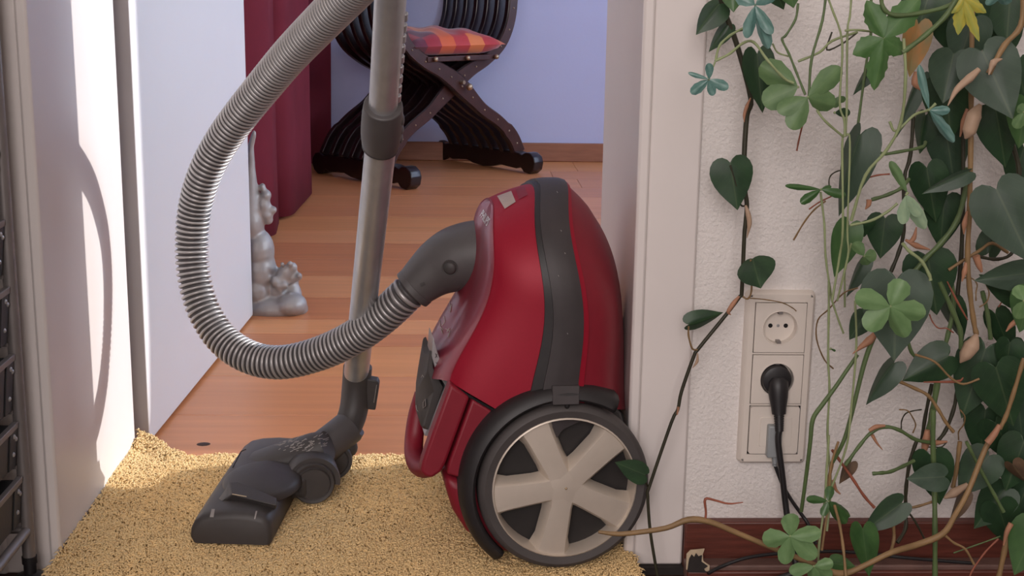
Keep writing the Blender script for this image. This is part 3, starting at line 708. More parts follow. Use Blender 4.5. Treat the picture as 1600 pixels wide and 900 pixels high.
def floor_tool():
    A = P(296, 848, z=ZR+0.001); Bp = P(424, 852, z=ZR+0.001); Cc = P(378, 684, z=ZR+0.038)
    ea = Vector((Bp.x-A.x, Bp.y-A.y, 0)).normalized(); wid = (Vector((Bp.x-A.x, Bp.y-A.y, 0))).length
    eb = Vector((-ea.y, ea.x, 0)); A = Vector((A.x, A.y, ZR+0.001))
    LB = (Cc-A).dot(eb); sh = (Cc-A).dot(ea)
    def N(a, b, z): return A+ea*(a+sh*b/LB*0.9)+eb*b+Vector((0, 0, z))
    tool = empty('dummy', A) if False else None
    # head: cross-sections along its width
    prof = [(0.004, 0.0), (0.0, 0.008), (0.001, 0.018), (0.007, 0.029), (0.018, 0.037), (0.035, 0.041), (0.06, 0.043), (0.085, 0.042), (0.102, 0.038), (0.110, 0.030), (0.112, 0.012), (0.110, 0.0)]
    sc = wid/0.112; rows = []
    for b, f, g in ((0.0, 0.90, 0.75), (0.002, 0.96, 0.90), (0.006, 0.99, 0.97), (0.014, 1, 1), (LB*0.3, 1, 1.04), (LB*0.5, 1, 1.06), (LB*0.7, 1, 1.04), (LB-0.014, 1, 1), (LB-0.005, 0.98, 0.95), (LB, 0.92, 0.8)):
        rows.append([N(0.056*sc+(a*sc-0.056*sc)*f, b, z*g) for a, z in prof])
    head = MB().grid(rows, closed=True, cap0=True, cap1=True).build('floor_tool', M['dgrey'], VAC, smooth=50)
    bh = bvh_of(head)
    # end cap face slightly darker, printed ticks
    for q in ([(331, 796), (336, 796), (334, 808), (328, 808)], [(399.5, 799), (402, 799), (399, 811), (397, 811)], [(386, 686), (391, 685), (388, 695), (382, 696)]):
        decal('print_tick', bh, q, M['scuff'], head, 0.0006, 3)
    mb = MB()
    for pts in ([(364, 731), (377, 706), (384, 703)],): stroke(mb, bh, pts, 0.0008, 0.0006)
    mb.build('panel_groove', M['gap'], head)
    # domed hood over the middle
    def dome(name, a0, b0, ra, rb, h, z0, m, seg=28, pw=0.5):
        rows = []
        for i in range(9):
            f = i/8*math.pi/2; r = math.cos(f); rows.append([N(a0+ra*r*math.cos(t), b0+rb*r*math.sin(t), z0+h*math.sin(f)**pw if i else z0-0.004) for t in [2*math.pi*k/seg for k in range(seg)]])
        return MB().grid(rows, closed=True).build(name, m, head, smooth=60)
    dome('hood', 0.068, LB*0.40, 0.052, 0.068, 0.016, 0.038, M['dgrey'], pw=0.9)
    # foot pedal wedge
    pw0 = [(346, 775), (362, 752), (373, 751)]
    q0 = P(345, 788, z=0.055); 
    def T(px, py, z): return P(px, py, z=z)
    top = [T(358, 754, .076), T(372, 752, .078), T(432, 778, .074), T(432, 790, .070), T(362, 772, .076)]
    lo = [T(336, 790, .058), T(362, 757, .056), T(434, 784, .056), T(431, 796, .056), T(340, 791, .056)]
    rows = [lo, [a*0.35+b*0.65 for a, b in zip(lo, top)], top]
    MB().grid(rows, closed=True, cap0=True, cap1=True).build('foot_pedal', M['dgrey'], head, bevel=0.0015, smooth=40)
    mb = MB(); tube(mb, [T(363, 772, .0772), T(385, 776, .077)], 0.0007, 6); mb.build('pedal_wear', M['cream'], head)
    # broad neck running to the swivel
    ns = [(P(395, 720, z=.058), .030, .010), (P(430, 714, z=.065), .036, .016), (P(465, 708, z=.072), .036, .021), (P(492, 703, z=.080), .030, .024), (P(512, 696, z=.088), .021, .021)]
    path = catmull([list(p)+[a, b] for p, a, b in ns], 5)
    mb = MB(); mb.grid(rings(path, [(p[4], p[3]) for p in path], 24, up=(0, 0, 1)), closed=True, cap0=True, cap1=True)
    nk = mb.build('neck', M['dgrey'], head, smooth=60); bn = bvh_of(nk)
    mb = MB(); rr = random.Random(3)
    for k in range(95):
        x = rr.gauss(455, 26); y = rr.gauss(692, 7); dx = rr.uniform(2, 8); dy = -dx*rr.uniform(0.1, 0.8)
        stroke(mb, bn, [(x, y), (x+dx*.5, y+dy*.4), (x+dx, y+dy)], rr.uniform(0.0003, 0.0007), 0.0002)
    mb.build('scuff_marks', M['scuff'], nk)
    # rollers
    for px, py, y, r in ((490, 757, None, 0.0295), (520, 722, None, 0.0285)):
        c = P(px, py, z=ZR+r); ax = (-eb*0.96+ea*0.28).normalized()
        mb = MB(); lathe(mb, [(0, 0.0), (r*0.72, 0.0), (r*0.76, 0.0012), (r*0.8, -0.0015), (r*0.93, -0.0005), (r, -0.004), (r, -0.022), (r*0.9, -0.026), (0, -0.026)], c, ax, 36)
        mb.build('roller', M['dgrey'], head, smooth=40)
    # axle housing above the rollers
    c = P(500, 722, z=0.052); mb = MB()
    lathe(mb, [(0, -0.06), (0.024, -0.06), (0.033, -0.055), (0.036, -0.04), (0.0365, -0.008), (0.035, -0.004), (0.031, -0.004), (0, -0.006)], P(491, 756, z=ZR+0.0295), (-eb*0.96+ea*0.28).normalized(), 32, math.radians(-100), math.radians(120), ref=(0, 0, 1))
    mb.build('roller_housing', M['dgrey'], head, smooth=40)
    mb = MB().box(0.09*sc, 0.135*sc, LB*0.45, LB*0.72, 0.008, 0.042, lambda p: N(p.x, p.y, p.z)); mb.build('tool_body', M['dgrey'], head, bevel=0.008, seg=3)
floor_tool()

def mains_cord():
    pts = [V(0.085, 0.2, 0.10), V(0.11, 0.23, 0.05), V(0.09, 0.27, 0.012)]
    mb = MB(); tube(mb, catmull(pts, 6), 0.003, 8); mb.build('cord_stub', M['plug'], VAC)
mains_cord()

# ================================================================== power sockets, plugs
def sockets():
    TL, TR, BL, BR = [P(x, y, y=-0.010) for x, y in ((1167, 456), (1273, 457), (1155, 724), (1259, 724))]
    x0 = (TL.x+BL.x)/2; x1 = (TR.x+BR.x)/2; z1 = (TL.z+TR.z)/2; z0 = (BL.z+BR.z)/2
    root = empty('socket_panel', ((x0+x1)/2, 0, z0), 'white three-gang wall socket panel beside the door casing', 'socket')
    y0 = -0.011
    W_, H_ = x1-x0, z1-z0; m = 0.0125; ch = (H_-2*m+0.002)/3
    def rr(cx, cz, w, h, r, n=5):
        out = []
        for sx, sz, a in ((1, 1, 0), (-1, 1, 90), (-1, -1, 180), (1, -1, 270)):
            for k in range(n+1):
                t = math.radians(a+90*k/n); out.append((cx+sx*(w/2-r)+r*math.cos(t), cz+sz*(h/2-r)+r*math.sin(t)))
        return out
    cx, cz = (x0+x1)/2, (z0+z1)/2
    o = [Vector((a, 0, b)) for a, b in rr(cx, cz, W_+0.002, H_+0.002, 0.006)]; o1 = [Vector((a, y0+0.003, b)) for a, b in rr(cx, cz, W_, H_, 0.006)]
    o2 = [Vector((a, y0, b)) for a, b in rr(cx, cz, W_-0.006, H_-0.006, 0.004)]
    fm = MB().grid([o, o1, o2], closed=True); xa, xb = cx-(W_-2*m+0.004)/2-0.0008, cx+(W_-2*m+0.004)/2+0.0008
    def face(a, b, c, d): fm.add([(a, y0, c), (b, y0, c), (b, y0, d), (a, y0, d)], [(0, 1, 2, 3)])
    zt, zb = z1-0.003, z0+0.003; face(cx-W_/2+0.003, xa, zb+0.003, zt-0.003); face(xb, cx+W_/2-0.003, zb+0.003, zt-0.003)
    zz = []
    for k in range(3):
        zc = z1-m+0.001-ch*(k+0.5); h = ch-0.0035; zz += [zc+h/2+0.0008, zc-h/2-0.0008]
    face(xa, xb, zz[0], zt); face(xa, xb, zz[2], zz[1]); face(xa, xb, zz[4], zz[3]); face(xa, xb, zb, zz[5])
    face(cx-W_/2+0.006, xa, zt-0.003, zt); face(xb, cx+W_/2-0.006, zt-0.003, zt); face(cx-W_/2+0.006, xa, zb, zb+0.003); face(xb, cx+W_/2-0.006, zb, zb+0.003)
    fm.build('frame', M['socket'], root, smooth=40)
    Y = Vector((0, -1, 0))
    for k in range(3):
        zc = z1-m+0.001-ch*(k+0.5); w, h = W_-2*m+0.004, ch-0.0035
        g = [Vector((a, y0+0.003, b)) for a, b in rr(cx, zc, w+0.0016, h+0.0016, 0.001)]; g2 = [Vector((a, y0+0.003, b)) for a, b in rr(cx, zc, w-0.004, h-0.004, 0.001)]
        MB().grid([g, g2], closed=True).build('insert_gap', M['gap'], root, smooth=0)
        a0 = [Vector((a, y0+0.004, b)) for a, b in rr(cx, zc, w, h, 0.0035)]; a1 = [Vector((a, y0-0.0018, b)) for a, b in rr(cx, zc, w-0.001, h-0.001, 0.0035)]
        R = 0.0205
        if k < 2:
            n = len(a1); c = Vector((cx, y0, zc)); ring = []
            for p in a1:
                d = Vector((p.x-cx, 0, p.z-zc)).normalized(); ring.append(c+d*R+Vector((0, -0.0018, 0)))
            # finer circle: subdivide by angle
            seg = 48; angs = [2*math.pi*i/seg for i in range(seg)]
            def sq(t, w, h):
                dx, dz = math.cos(t), math.sin(t); s = min(w/2/abs(dx) if abs(dx) > 1e-6 else 9, h/2/abs(dz) if abs(dz) > 1e-6 else 9)
                return dx*s, dz*s
            rows = []
            for yy, ww, hh in ((y0+0.004, w, h), (y0-0.0014, w, h), (y0-0.0018, w-0.001, h-0.001)):
                rows.append([Vector((cx+sq(t, ww, hh)[0], yy, zc+sq(t, ww, hh)[1])) for t in angs])
            for r, yy in ((R+0.0012, y0-0.0018), (R+0.0006, y0-0.0026), (R, y0-0.0022), (R-0.0006, y0+0.0105)):
                rows.append([Vector((cx+r*math.cos(t), yy, zc+r*math.sin(t))) for t in angs])
            ins = MB().grid(rows, closed=True, cap1=True).build('socket_insert', M['socket'], root, smooth=30)
            for i, (dx, dz, r) in enumerate(((-0.0095, 0, 0.0027), (0.0095, 0, 0.0027), (0, 0, 0.0019))):
                mb = MB(); lathe(mb, [(0, 0.0006), (r, 0.0006), (r, 0)], Vector((cx+dx, y0+0.0104, zc+dz)), Y, 16); mb.build('contact_hole' if i < 2 else 'screw', M['gap'] if i < 2 else M['chrome'], ins)
            for s in (1, -1):
                MB().box(cx-0.0025, cx+0.0025, y0+0.0, y0+0.0104, zc+s*R*0.93-0.0024, zc+s*R*0.93+0.0016).build('earth_clip', M['rackmetal'], ins, smooth=0)
            if k == 1: plug_at = Vector((cx, y0, zc))
        else:
            ins = MB().grid([a0, a1], closed=True, cap1=True).build('blank_insert', M['socket'], root, smooth=30)
            l = [Vector((a, y0-0.0018, b)) for a, b in rr(cx+0.002, zc-0.002, 0.040, 0.038, 0.002)]; l2 = [Vector((a, y0-0.0028, b)) for a, b in rr(cx+0.002, zc-0.002, 0.0392, 0.0372, 0.002)]
            MB().grid([l, l2], closed=True, cap1=True).build('cover_flap', M['socket'], ins, smooth=30)
            flap = Vector((cx+0.004, y0-0.003, zc+0.004))
    # black angled mains plug with its cord
    pr = empty('power_plug', plug_at, 'black angled mains plug with thick black cord in the middle socket', 'plug')
    c = plug_at+Vector((-0.0012, 0, 0.0003)); mb = MB()
    lathe(mb, [(0, 0.009), (0.013, 0.009), (0.0172, 0.0075), (0.0185, 0.004), (0.0188, -0.006), (0, -0.006)], c, Y, 36); mb.build('plug_body', M['plug'], pr)
    a = c+Vector((0.001, -0.006, 0.004)); b = c+Vector((0.0025, -0.016, -0.040))
    path = [a+(b-a)*t for t in (0, 0.12, 0.3, 0.55, 0.8, 1.0)]
    mb = MB(); tube(mb, path, [(0.008, 0.008), (0.011, 0.0125), (0.0115, 0.0125), (0.0105, 0.0115), (0.0085, 0.0095), (0.0075, 0.0085)], 20, up=(0, -1, 0)); mb.build('plug_handle', M['plug'], pr, smooth=50)
    mb = MB()
    for k in range(7):
        p = b+(b-a).normalized()*(0.0028*k-0.001); tube(mb, [p, p+(b-a).normalized()*0.0018], 0.0066-0.0002*k, 16)
    q = b+(b-a).normalized()*0.004; tube(mb, [b-(b-a).normalized()*0.004, b+(b-a).normalized()*0.021], 0.0052, 14)
    mb.build('strain_relief', M['plug'], pr)
    s = b+(b-a).normalized()*0.019
    cp = [list(s), list(P(1216, 690, y=-0.032)), list(P(1222, 740, y=-0.033)), list(P(1229, 800, y=-0.036)), list(P(1237, 850, y=-0.05)), list(P(1245, 890, y=-0.06)), (P(1250, 900, y=-0.06).x, -0.065, ZN+0.004), (0.9, -0.10, ZN+0.004)]
    mb = MB(); tube(mb, catmull(cp, 6), 0.0039, 12); mb.build('cord', M['plug'], pr)
    # grey low-voltage plug on the bottom cover
    gr = empty('connector_plug', flap, 'small light grey connector with thin black cable below the black plug', 'plug')
    p0 = P(1211, 664, y=-0.019); p1 = P(1211.5, 714, y=-0.019); dv = (p1-p0)
    mb = MB(); mb.box(p0.x-0.0088, p0.x+0.009, -0.024, y0-0.0018, p1.z, p0.z); mb.build('connector_body', M['lgrey'], gr, bevel=0.002)
    mb = MB(); 
    for k in range(5):
        t = Vector((p1.x, -0.018, p1.z-0.0022*k)); tube(mb, [t, t-Vector((0, 0, 0.0015))], 0.0042-0.0003*k, 12)
    tube(mb, [(p1.x, -0.018, p1.z+0.001), (p1.x, -0.018, p1.z-0.012)], 0.003, 12); mb.build('strain_relief', M['lgrey'], gr)
    cp = [(p1.x, -0.018, p1.z-0.010), P(1214, 735, y=-0.018), P(1223, 758, y=-0.019), P(1237, 782, y=-0.020), P(1254, 806, y=-0.022), P(1262, 818, y=-0.026), P(1275, 850, y=-0.03)]
    mb = MB(); tube(mb, catmull([list(Vector(p)) for p in cp], 6), 0.0023, 10); mb.build('cable', M['plug'], gr)
    # thin cable lying along the ledge
    cp = [P(1106, 896, y=-0.055), P(1130, 884, y=-0.045), P(1165, 872, y=-0.04), P(1205, 866, y=-0.035), P(1250, 863, y=-0.03), P(1320, 862, y=-0.027), P(1420, 872, y=-0.035), P(1520, 880, y=-0.04)]
    mb = MB(); tube(mb, catmull([list(p) for p in cp], 6), 0.0022, 10); o = mb.build('cable', M['plug']); tag(o, 'thin black cable running along the dark baseboard', 'cable')
sockets()

# ================================================================== drawer rack on the left
def rack():
    xf = -0.515; yr = -0.048
    root = empty('drawer_rack', (xf, yr, ZN), 'metal rack of black drawers at the left edge beside the door casing', 'drawer rack')
    y1 = yr; y0 = yr-0.40
    def post(x, y):
        mb = MB(); tube(mb, [(x, y, ZN+0.042), (x, y, 1.5)], 0.0078, 16); p = mb.build('post', M['rackmetal'], root)
        mb = MB(); lathe(mb, [(0, 0), (0.021, 0), (0.021, 0.010), (0.018, 0.016), (0.0075, 0.020), (0.0075, 0.034), (0, 0.034)], (x, y, ZN+0.0005), (0, 0, 1), 20); mb.build('foot', M['plug'], p)
        mb = MB(); tube(mb, [(x, y, ZN+0.033), (x, y, ZN+0.042)], 0.009, 16); mb.build('foot_ring', M['plug'], p)
    for x in (xf, xf-0.33):
        for y in (y1, y0): post(x, y)
    mb = MB(); tube(mb, [(xf, y0, 0.066), (xf, y1, 0.066)], 0.006, 12); tube(mb, [(xf-0.33, y0, 0.066), (xf-0.33, y1, 0.066)], 0.006, 12)
    for y in (y0, y1): tube(mb, [(xf, y, 0.066), (xf-0.33, y, 0.066)], 0.005, 12)
    mb.build('bottom_rail', M['rackmetal'], root)
    zs = [0.078, 0.150, 0.218, 0.300, 0.380, 0.458, 0.536, 0.614, 0.692]
    for k, z in enumerate(zs):
        h = (zs[k+1] if k < 8 else 0.77)-z-0.004
        # drawer: front face leans out a little at the top, open tray behind
        def fn(p): return Vector((p.x+(p.z-z)*0.10, p.y, p.z))
        yb, ya = y1-0.012, y0+0.012; xo = xf-0.006
        mb = MB().box(xo-0.003, xo, ya, yb, z+0.002, z+h-0.012, fn).box(xo-0.30, xo-0.003, ya, ya+0.003, z+0.002, z+h-0.012, fn).box(xo-0.30, xo-0.003, yb-0.003, yb, z+0.002, z+h-0.012, fn).box(xo-0.30, xo-0.003, ya, yb, z, z+0.002, fn).box(xo-0.30, xo-0.297, ya, yb, z+0.002, z+h-0.012, fn)
        d = mb.build('drawer', M['drawer'], root, smooth=0)
        MB().box(xo-0.004, xo+0.003, ya, yb, z+h-0.015, z+h-0.007, fn).build('rim', M['rackmetal'], d, bevel=0.001)
        MB().box(xo, xo+0.0018, yb-0.024, yb, z+0.002, z+h-0.012, fn).build('corner_plate', M['drawer'], d, bevel=0.0008)
        mb = MB()
        for dz, dy in ((h-0.022, 0.012), (h-0.027, 0.005), (0.02, 0.012)): ellipsoid(mb, fn(Vector((xo+0.002, yb-dy, z+dz))), (0.002, 0.003, 0.003), 10)
        mb.build('rivet', M['chrome'], d)
        mb = MB(); yc = yb-0.115
        mb.box(xo, xo+0.002, yc-0.03, yc+0.03, z+0.022, z+0.025, fn).box(xo, xo+0.002, yc-0.03, yc+0.03, z+0.042, z+0.045, fn).box(xo, xo+0.002, yc-0.03, yc-0.027, z+0.022, z+0.045, fn).box(xo, xo+0.002, yc+0.027, yc+0.03, z+0.022, z+0.045, fn)
        mb.build('label_holder', M['rackmetal'], d, smooth=0)
        mb = MB(); tube(mb, [fn(Vector((xo, yc-0.012, z+0.018))), fn(Vector((xo+0.012, yc, z+0.014))), fn(Vector((xo, yc+0.012, z+0.018)))], 0.002, 8); mb.build('pull', M['chrome'], d)
        for s in (ya, yb):
            MB().box(xf-0.31, xf-0.004, s-0.001 if s == ya else s+0.001, s+0.001 if s == ya else s+0.004, z-0.003, z+0.001).build('runner', M['rackmetal'], root, smooth=0)
rack()

# ================================================================== far room: curtain, chair, statue
def curtains():
    # red curtain hanging along the left side, in three folds
    pa = [(-0.62, 1.99), (-0.545, 2.06), (-0.517, 2.13), (-0.516, 2.20), (-0.519, 2.27), (-0.526, 2.345), (-0.56, 2.375)]
    pb = [(-0.60, 2.405), (-0.535, 2.42), (-0.508, 2.47), (-0.500, 2.60), (-0.490, 2.78), (-0.484, 2.89), (-0.50, 2.925), (-0.56, 2.94)]
    pc = [(-0.64, 3.00), (-0.60, 3.05), (-0.585, 3.15), (-0.605, 3.30), (-0.60, 3.45), (-0.565, 3.60), (-0.515, 3.72), (-0.497, 3.765), (-0.52, 3.79), (-0.58, 3.80)]
    def sheet(name, plan, zt, zb, label, m=M['curtain'], sub=5, sway=0.006):
        pl = catmull(plan, sub); rows = []
        for k in range(13):
            t = k/12; z = zb+(zt-zb)*t
            rows.append([Vector((p[0]*(1)+sway*math.sin(5*t+i*0.15)*(1-t), p[1]+0.01*math.sin(i*0.3)*(1-t), z)) for i, p in enumerate(pl)])
        o = MB().grid(rows).build(name, m, smooth=70); s = o.modifiers.new('sol', 'SOLIDIFY'); s.thickness = 0.003
        tag(o, label, 'curtain', 'dark red curtain panels of the far room'); return o
    a = sheet('curtain', pa, 2.4, 0.012, 'nearest dark red curtain panel behind the white door')
    b = sheet('curtain', pb, 2.4, 0.010, 'middle dark red curtain panel with a straight hanging edge')
    c = sheet('curtain', pc, 2.4, 0.010, 'farthest dark red curtain panel beside the lavender wall')
    mb = MB(); tube(mb, [(-0.53, 1.9, 2.41), (-0.53, 3.8, 2.41)], 0.012, 12); o = mb.build('curtain_rod', M['rackmetal']); tag(o, 'metal rod carrying the dark red curtains', 'rod')
    # added unseen drape at the sunny window, flared low down to trim the sunlight
    edge = [(0.0, 0.72), (0.35, 0.80), (0.60, 0.94), (0.72, 1.035), (0.86, 1.17), (1.0, 1.19), (1.6, 1.20), (2.3, 1.20)]
    ez = [e[0] for e in edge]; ey = [e[1] for e in edge]; rows = []
    for k in range(41):
        z = 0.02+2.28*k/40; y0 = float(np.interp(z, ez, ey)); row = []
        for i in range(61):
            s = i/60; row.append(Vector((1.965+0.014*math.sin(s*55), y0+(1.56-y0)*s, z)))
        rows.append(row)
    o = MB().grid(rows).build('added_sun_mask', M['curtain'], smooth=70); s = o.modifiers.new('sol', 'SOLIDIFY'); s.thickness = 0.003
    tag(o, 'added red drape trimming the sunlight at the sunny window', 'curtain')
curtains()

def chair():
    c0 = Vector((-0.109, 3.45, 0)); e = Vector((0.68, -0.735, 0)).normalized(); g = Vector((0.735, 0.68, 0)).normalized()
    root = empty('folding_chair', c0, 'dark wooden X-frame folding chair with curved slats in the far room', 'chair')
    def X(a, b, z): return c0+e*a+g*b+Vector((0, 0, z))
    leg = [(-0.315, 0.070), (-0.275, 0.135), (-0.205, 0.195), (-0.12, 0.245), (-0.045, 0.305), (0.02, 0.355), (0.09, 0.395), (0.17, 0.430), (0.245, 0.485), (0.288, 0.57), (0.300, 0.68), (0.292, 0.80), (0.27, 0.90)]
    sm = catmull(leg, 5)
    def slat(a, sgn, w, name, m, th, parent=root, off=0.0):
        rows = []; n = len(sm)
        for i, p in enumerate(sm):
            q0, q1 = sm[max(i-1, 0)], sm[min(i+1, n-1)]; t = np.array([q1[0]-q0[0], q1[1]-q0[1]]); t /= np.linalg.norm(t); nn = np.array([-t[1], t[0]])
            hw = th*(1.0+0.5*math.exp(-((p[1]-0.34)/0.06)**2)+0.25*(p[1] < 0.16))/2
            row = []
            for da, dn in ((-w/2, -hw), (w/2, -hw), (w/2, hw), (-w/2, hw)):
                q = p+nn*(dn+off*0); row.append(X(a+da, sgn*q[0], q[1]))
            rows.append(row)
        return MB().grid(rows, closed=True, cap0=True, cap1=True).build(name, m, parent, bevel=0.002, seg=1, smooth=45)
    na = 7
    aa = [-0.205+0.345*k/(na-1) for k in range(na)]
    for k, a in enumerate(aa):
        s = slat(a-0.012, 1, 0.021, 'slat', M['chair'], 0.046)
        s2 = slat(a+0.020, -1, 0.021, 'slat', M['chair'], 0.046)
    # studded edge bands on the front slats
    for sgn, a in ((1, aa[-1]+0.0005), (-1, aa[-1]+0.0325)):
        bnd = slat(a, sgn, 0.003, 'edge_band', M['chairband'], 0.040)
        mb = MB()
        for i in range(3, len(sm)-1, 4):
            ellipsoid(mb, X(a+0.002, sgn*sm[i][0], sm[i][1]), (0.0036, 0.0036, 0.0036), 8)
        mb.build('stud', M['brass'], bnd)
    # foot rails with scrolled ends
    for sgn in (1, -1):
        prof = [(-0.30, 0.035), (-0.298, 0.058), (-0.28, 0.078), (-0.255, 0.082), (-0.235, 0.070), (-0.222, 0.074), (-0.20, 0.078), (0.18, 0.078), (0.205, 0.074), (0.22, 0.068), (0.24, 0.080), (0.265, 0.080), (0.288, 0.066), (0.297, 0.045), (0.290, 0.016), (0.268, 0.0), (0.235, 0.004), (0.215, 0.022), (0.19, 0.014), (0.10, 0.02), (0.06, 0.010), (0, 0.004), (-0.06, 0.010), (-0.10, 0.02), (-0.19, 0.014), (-0.215, 0.022), (-0.235, 0.004), (-0.265, 0.0), (-0.29, 0.014)]
        mb = MB().prism([X(a*0.95, sgn*0.305-0.024, z) for a, z in prof], g*0.048); mb.build('foot_rail', M['chair'], root, bevel=0.004, smooth=40)
        mb = MB().box(-0.25, 0.25, sgn*0.27-0.03, sgn*0.27+0.03, 0.90, 0.925, lambda p: X(p.x, p.y, p.z)); mb.build('arm_rest', M['chair'], root, bevel=0.006)
    # seat rails, with knobs at the front
    for b in (-0.16, -0.08, 0.0, 0.08, 0.16):
        MB().box(-0.22, 0.165, b-0.016, b+0.016, 0.432, 0.446, lambda p: X(p.x, p.y, p.z)).build('seat_slat', M['chair'], root, bevel=0.002)
    rail = MB().box(0.168, 0.180, -0.165, 0.175, 0.428, 0.446, lambda p: X(p.x, p.y, p.z)).build('seat_rail', M['chairband'], root, bevel=0.002)
    mb = MB()
    for b in (-0.135, 0.165, 0.02): ellipsoid(mb, X(0.188, b, 0.438), (0.0095,)*3, 12)
    mb.build('knob', M['brass'], root)
    mb = MB(); ellipsoid(mb, X(0.198, 0.02, 0.335), (0.013,)*3, 12); tube(mb, [X(-0.24, 0, 0.352), X(0.192, 0, 0.352)], 0.007, 10); mb.build('pivot_rod', M['brass'], root)
    # back rest strip at the rear, above
    mb = MB().box(-0.235, -0.222, -0.28, 0.28, 0.72, 0.86, lambda p: X(p.x, p.y, p.z)); mb.build('back_strip', M['chair'], root, bevel=0.004)
    # cushion, patchwork of reds and oranges
    n = 22; rows = []; rows2 = []
    L0, L1, B0, B1 = -0.20, 0.185, -0.225, 0.215
    for i in range(n+1):
        r1, r2 = [], []
        for j in range(n+1):
            s, t = i/n*2-1, j/n*2-1; ed = (1-abs(s)**3.2)*(1-abs(t)**3.2); pin = 1-0.07*(1-abs(s*t)); 
            a = (L0+L1)/2+s*(L1-L0)/2*(1-0.06*(1-abs(t)**2)); b = (B0+B1)/2+t*(B1-B0)/2*(1-0.06*(1-abs(s)**2))
            wr = 0.004*math.sin(7*s+9*t)+0.003*math.sin(15*t-4*s)
            r1.append(X(a, b, 0.482+(0.056*ed**0.5+wr*1.4*ed) )); r2.append(X(a, b, 0.482-0.033*min(1, ed*2.5)**0.5))
        rows.append(r1); rows2.append(r2)
    me = MB().grid(rows).grid(rows2[::-1])
    m = bpy.data.materials.new('patchwork_silk'); m.use_nodes = True; nt = m.node_tree; bs = nt.nodes['Principled BSDF']; bs.inputs['Roughness'].default_value = 0.4
    bs.inputs['Sheen Weight'].default_value = 0.3
    tc = nt.nodes.new('ShaderNodeTexCoord'); mp = nt.nodes.new('ShaderNodeMapping'); mp.inputs['Rotation'].default_value = (0, 0, math.atan2(e.y, e.x)*-1.0)
    nt.links.new(tc.outputs['Object'], mp.inputs[0])
    sn = nt.nodes.new('ShaderNodeVectorMath'); sn.operation = 'SNAP'; sn.inputs[1].default_value = (0.085, 0.07, 10); nt.links.new(mp.outputs[0], sn.inputs[0])
    wn = nt.nodes.new('ShaderNodeTexWhiteNoise'); wn.noise_dimensions = '2D'; nt.links.new(sn.outputs[0], wn.inputs['Vector'])
    rp = nt.nodes.new('ShaderNodeValToRGB'); rp.color_ramp.interpolation = 'CONSTANT'; els = rp.color_ramp.elements
    els[0].color = rgb(176, 28, 34); els[1].position = 0.3; els[1].color = rgb(214, 92, 36)
    for ps, c in ((0.5, rgb(186, 40, 40)), (0.66, rgb(104, 22, 46)), (0.8, rgb(222, 118, 52)), (0.92, rgb(160, 24, 36))):
        x = els.new(ps); x.color = c
    nt.links.new(wn.outputs['Value'], rp.inputs[0]); nt.links.new(rp.outputs[0], bs.inputs['Base Color'])
    o = me.build('seat_cushion', m, smooth=60); tag(o, 'red and orange patchwork cushion on the dark folding chair', 'cushion')
chair()

def statue():
    y0 = 1.315
    k = px2m(1, P(430, 450, y=y0))
    def Q(px, py, dy=0): return P(px, py, y=y0+dy)
    mb = MB()
    def el(px, py, rx, rz, dy=0, ry=None, ang=0):
        ellipsoid(mb, Q(px, py, dy), (rx*k, (ry or rx)*k, rz*k), 18, Matrix.Rotation(math.radians(ang), 3, 'Y'))
    el(430, 482, 52, 21, -0.02, 30); el(455, 476, 25, 19, -0.03, 28); el(405, 480, 40, 24, 0.0, 40)     # folded legs
    el(375, 490, 40, 15, 0.02, 45)
    el(400, 452, 32, 30, 0.0, 36); el(404, 425, 29, 42, 0.0, 32); el(403, 392, 26, 36, 0.0, 30)          # belly, trunk
    el(392, 350, 21, 34, 0.0, 26); el(448, 442, 19, 30, 0.005, 16); el(456, 462, 16, 24, 0.0, 18)
    el(417, 336, 10, 10, 0, 13); el(427, 328, 6, 6, 0, 9, 20); el(416, 305, 8, 9, 0, 12); el(410, 292, 5, 6, 0, 9); el(419, 344, 8, 7, 0, 10); el(412, 322, 11, 20, 0, 14)   # face
    for p0, p1, r0, r1 in (((387, 350), (389, 305), 23, 15), ((389, 305), (391, 262), 15, 8), ((391, 262), (392, 228), 8, 5), ((392, 228), (397, 210), 5, 4)):          # raised arm
        for t in np.linspace(0, 1, 9): r = r0+(r1-r0)*t; el(p0[0]+(p1[0]-p0[0])*t, p0[1]+(p1[1]-p0[1])*t, r, r+3, -0.005, r)
    for p0, p1, r in (((432, 455), (446, 425), 12), ((446, 425), (456, 418), 9), ((446, 440), (466, 432), 7)):          # hand on the knee
        for t in np.linspace(0, 1, 6): el(p0[0]+(p1[0]-p0[0])*t, p0[1]+(p1[1]-p0[1])*t, r, r, -0.02, r)
    for px, py, r in ((453, 412, 5), (441, 413, 4), (467, 431, 4), (430, 441, 7), (444, 446, 7), (438, 454, 5), (453, 459, 4), (428, 436, 5), (436, 448, 6)): el(px, py, r, r, -0.035, r)
    o = mb.build('statue', M['statue'], smooth=60)
    r = o.modifiers.new('remesh', 'REMESH'); r.mode = 'VOXEL'; r.voxel_size = 0.0032; r.use_smooth_shade = True
    s = o.modifiers.new('smooth', 'SMOOTH'); s.factor = 0.5; s.iterations = 6
    tag(o, 'silver seated clay figure on the floor behind the open door', 'statue')
statue()

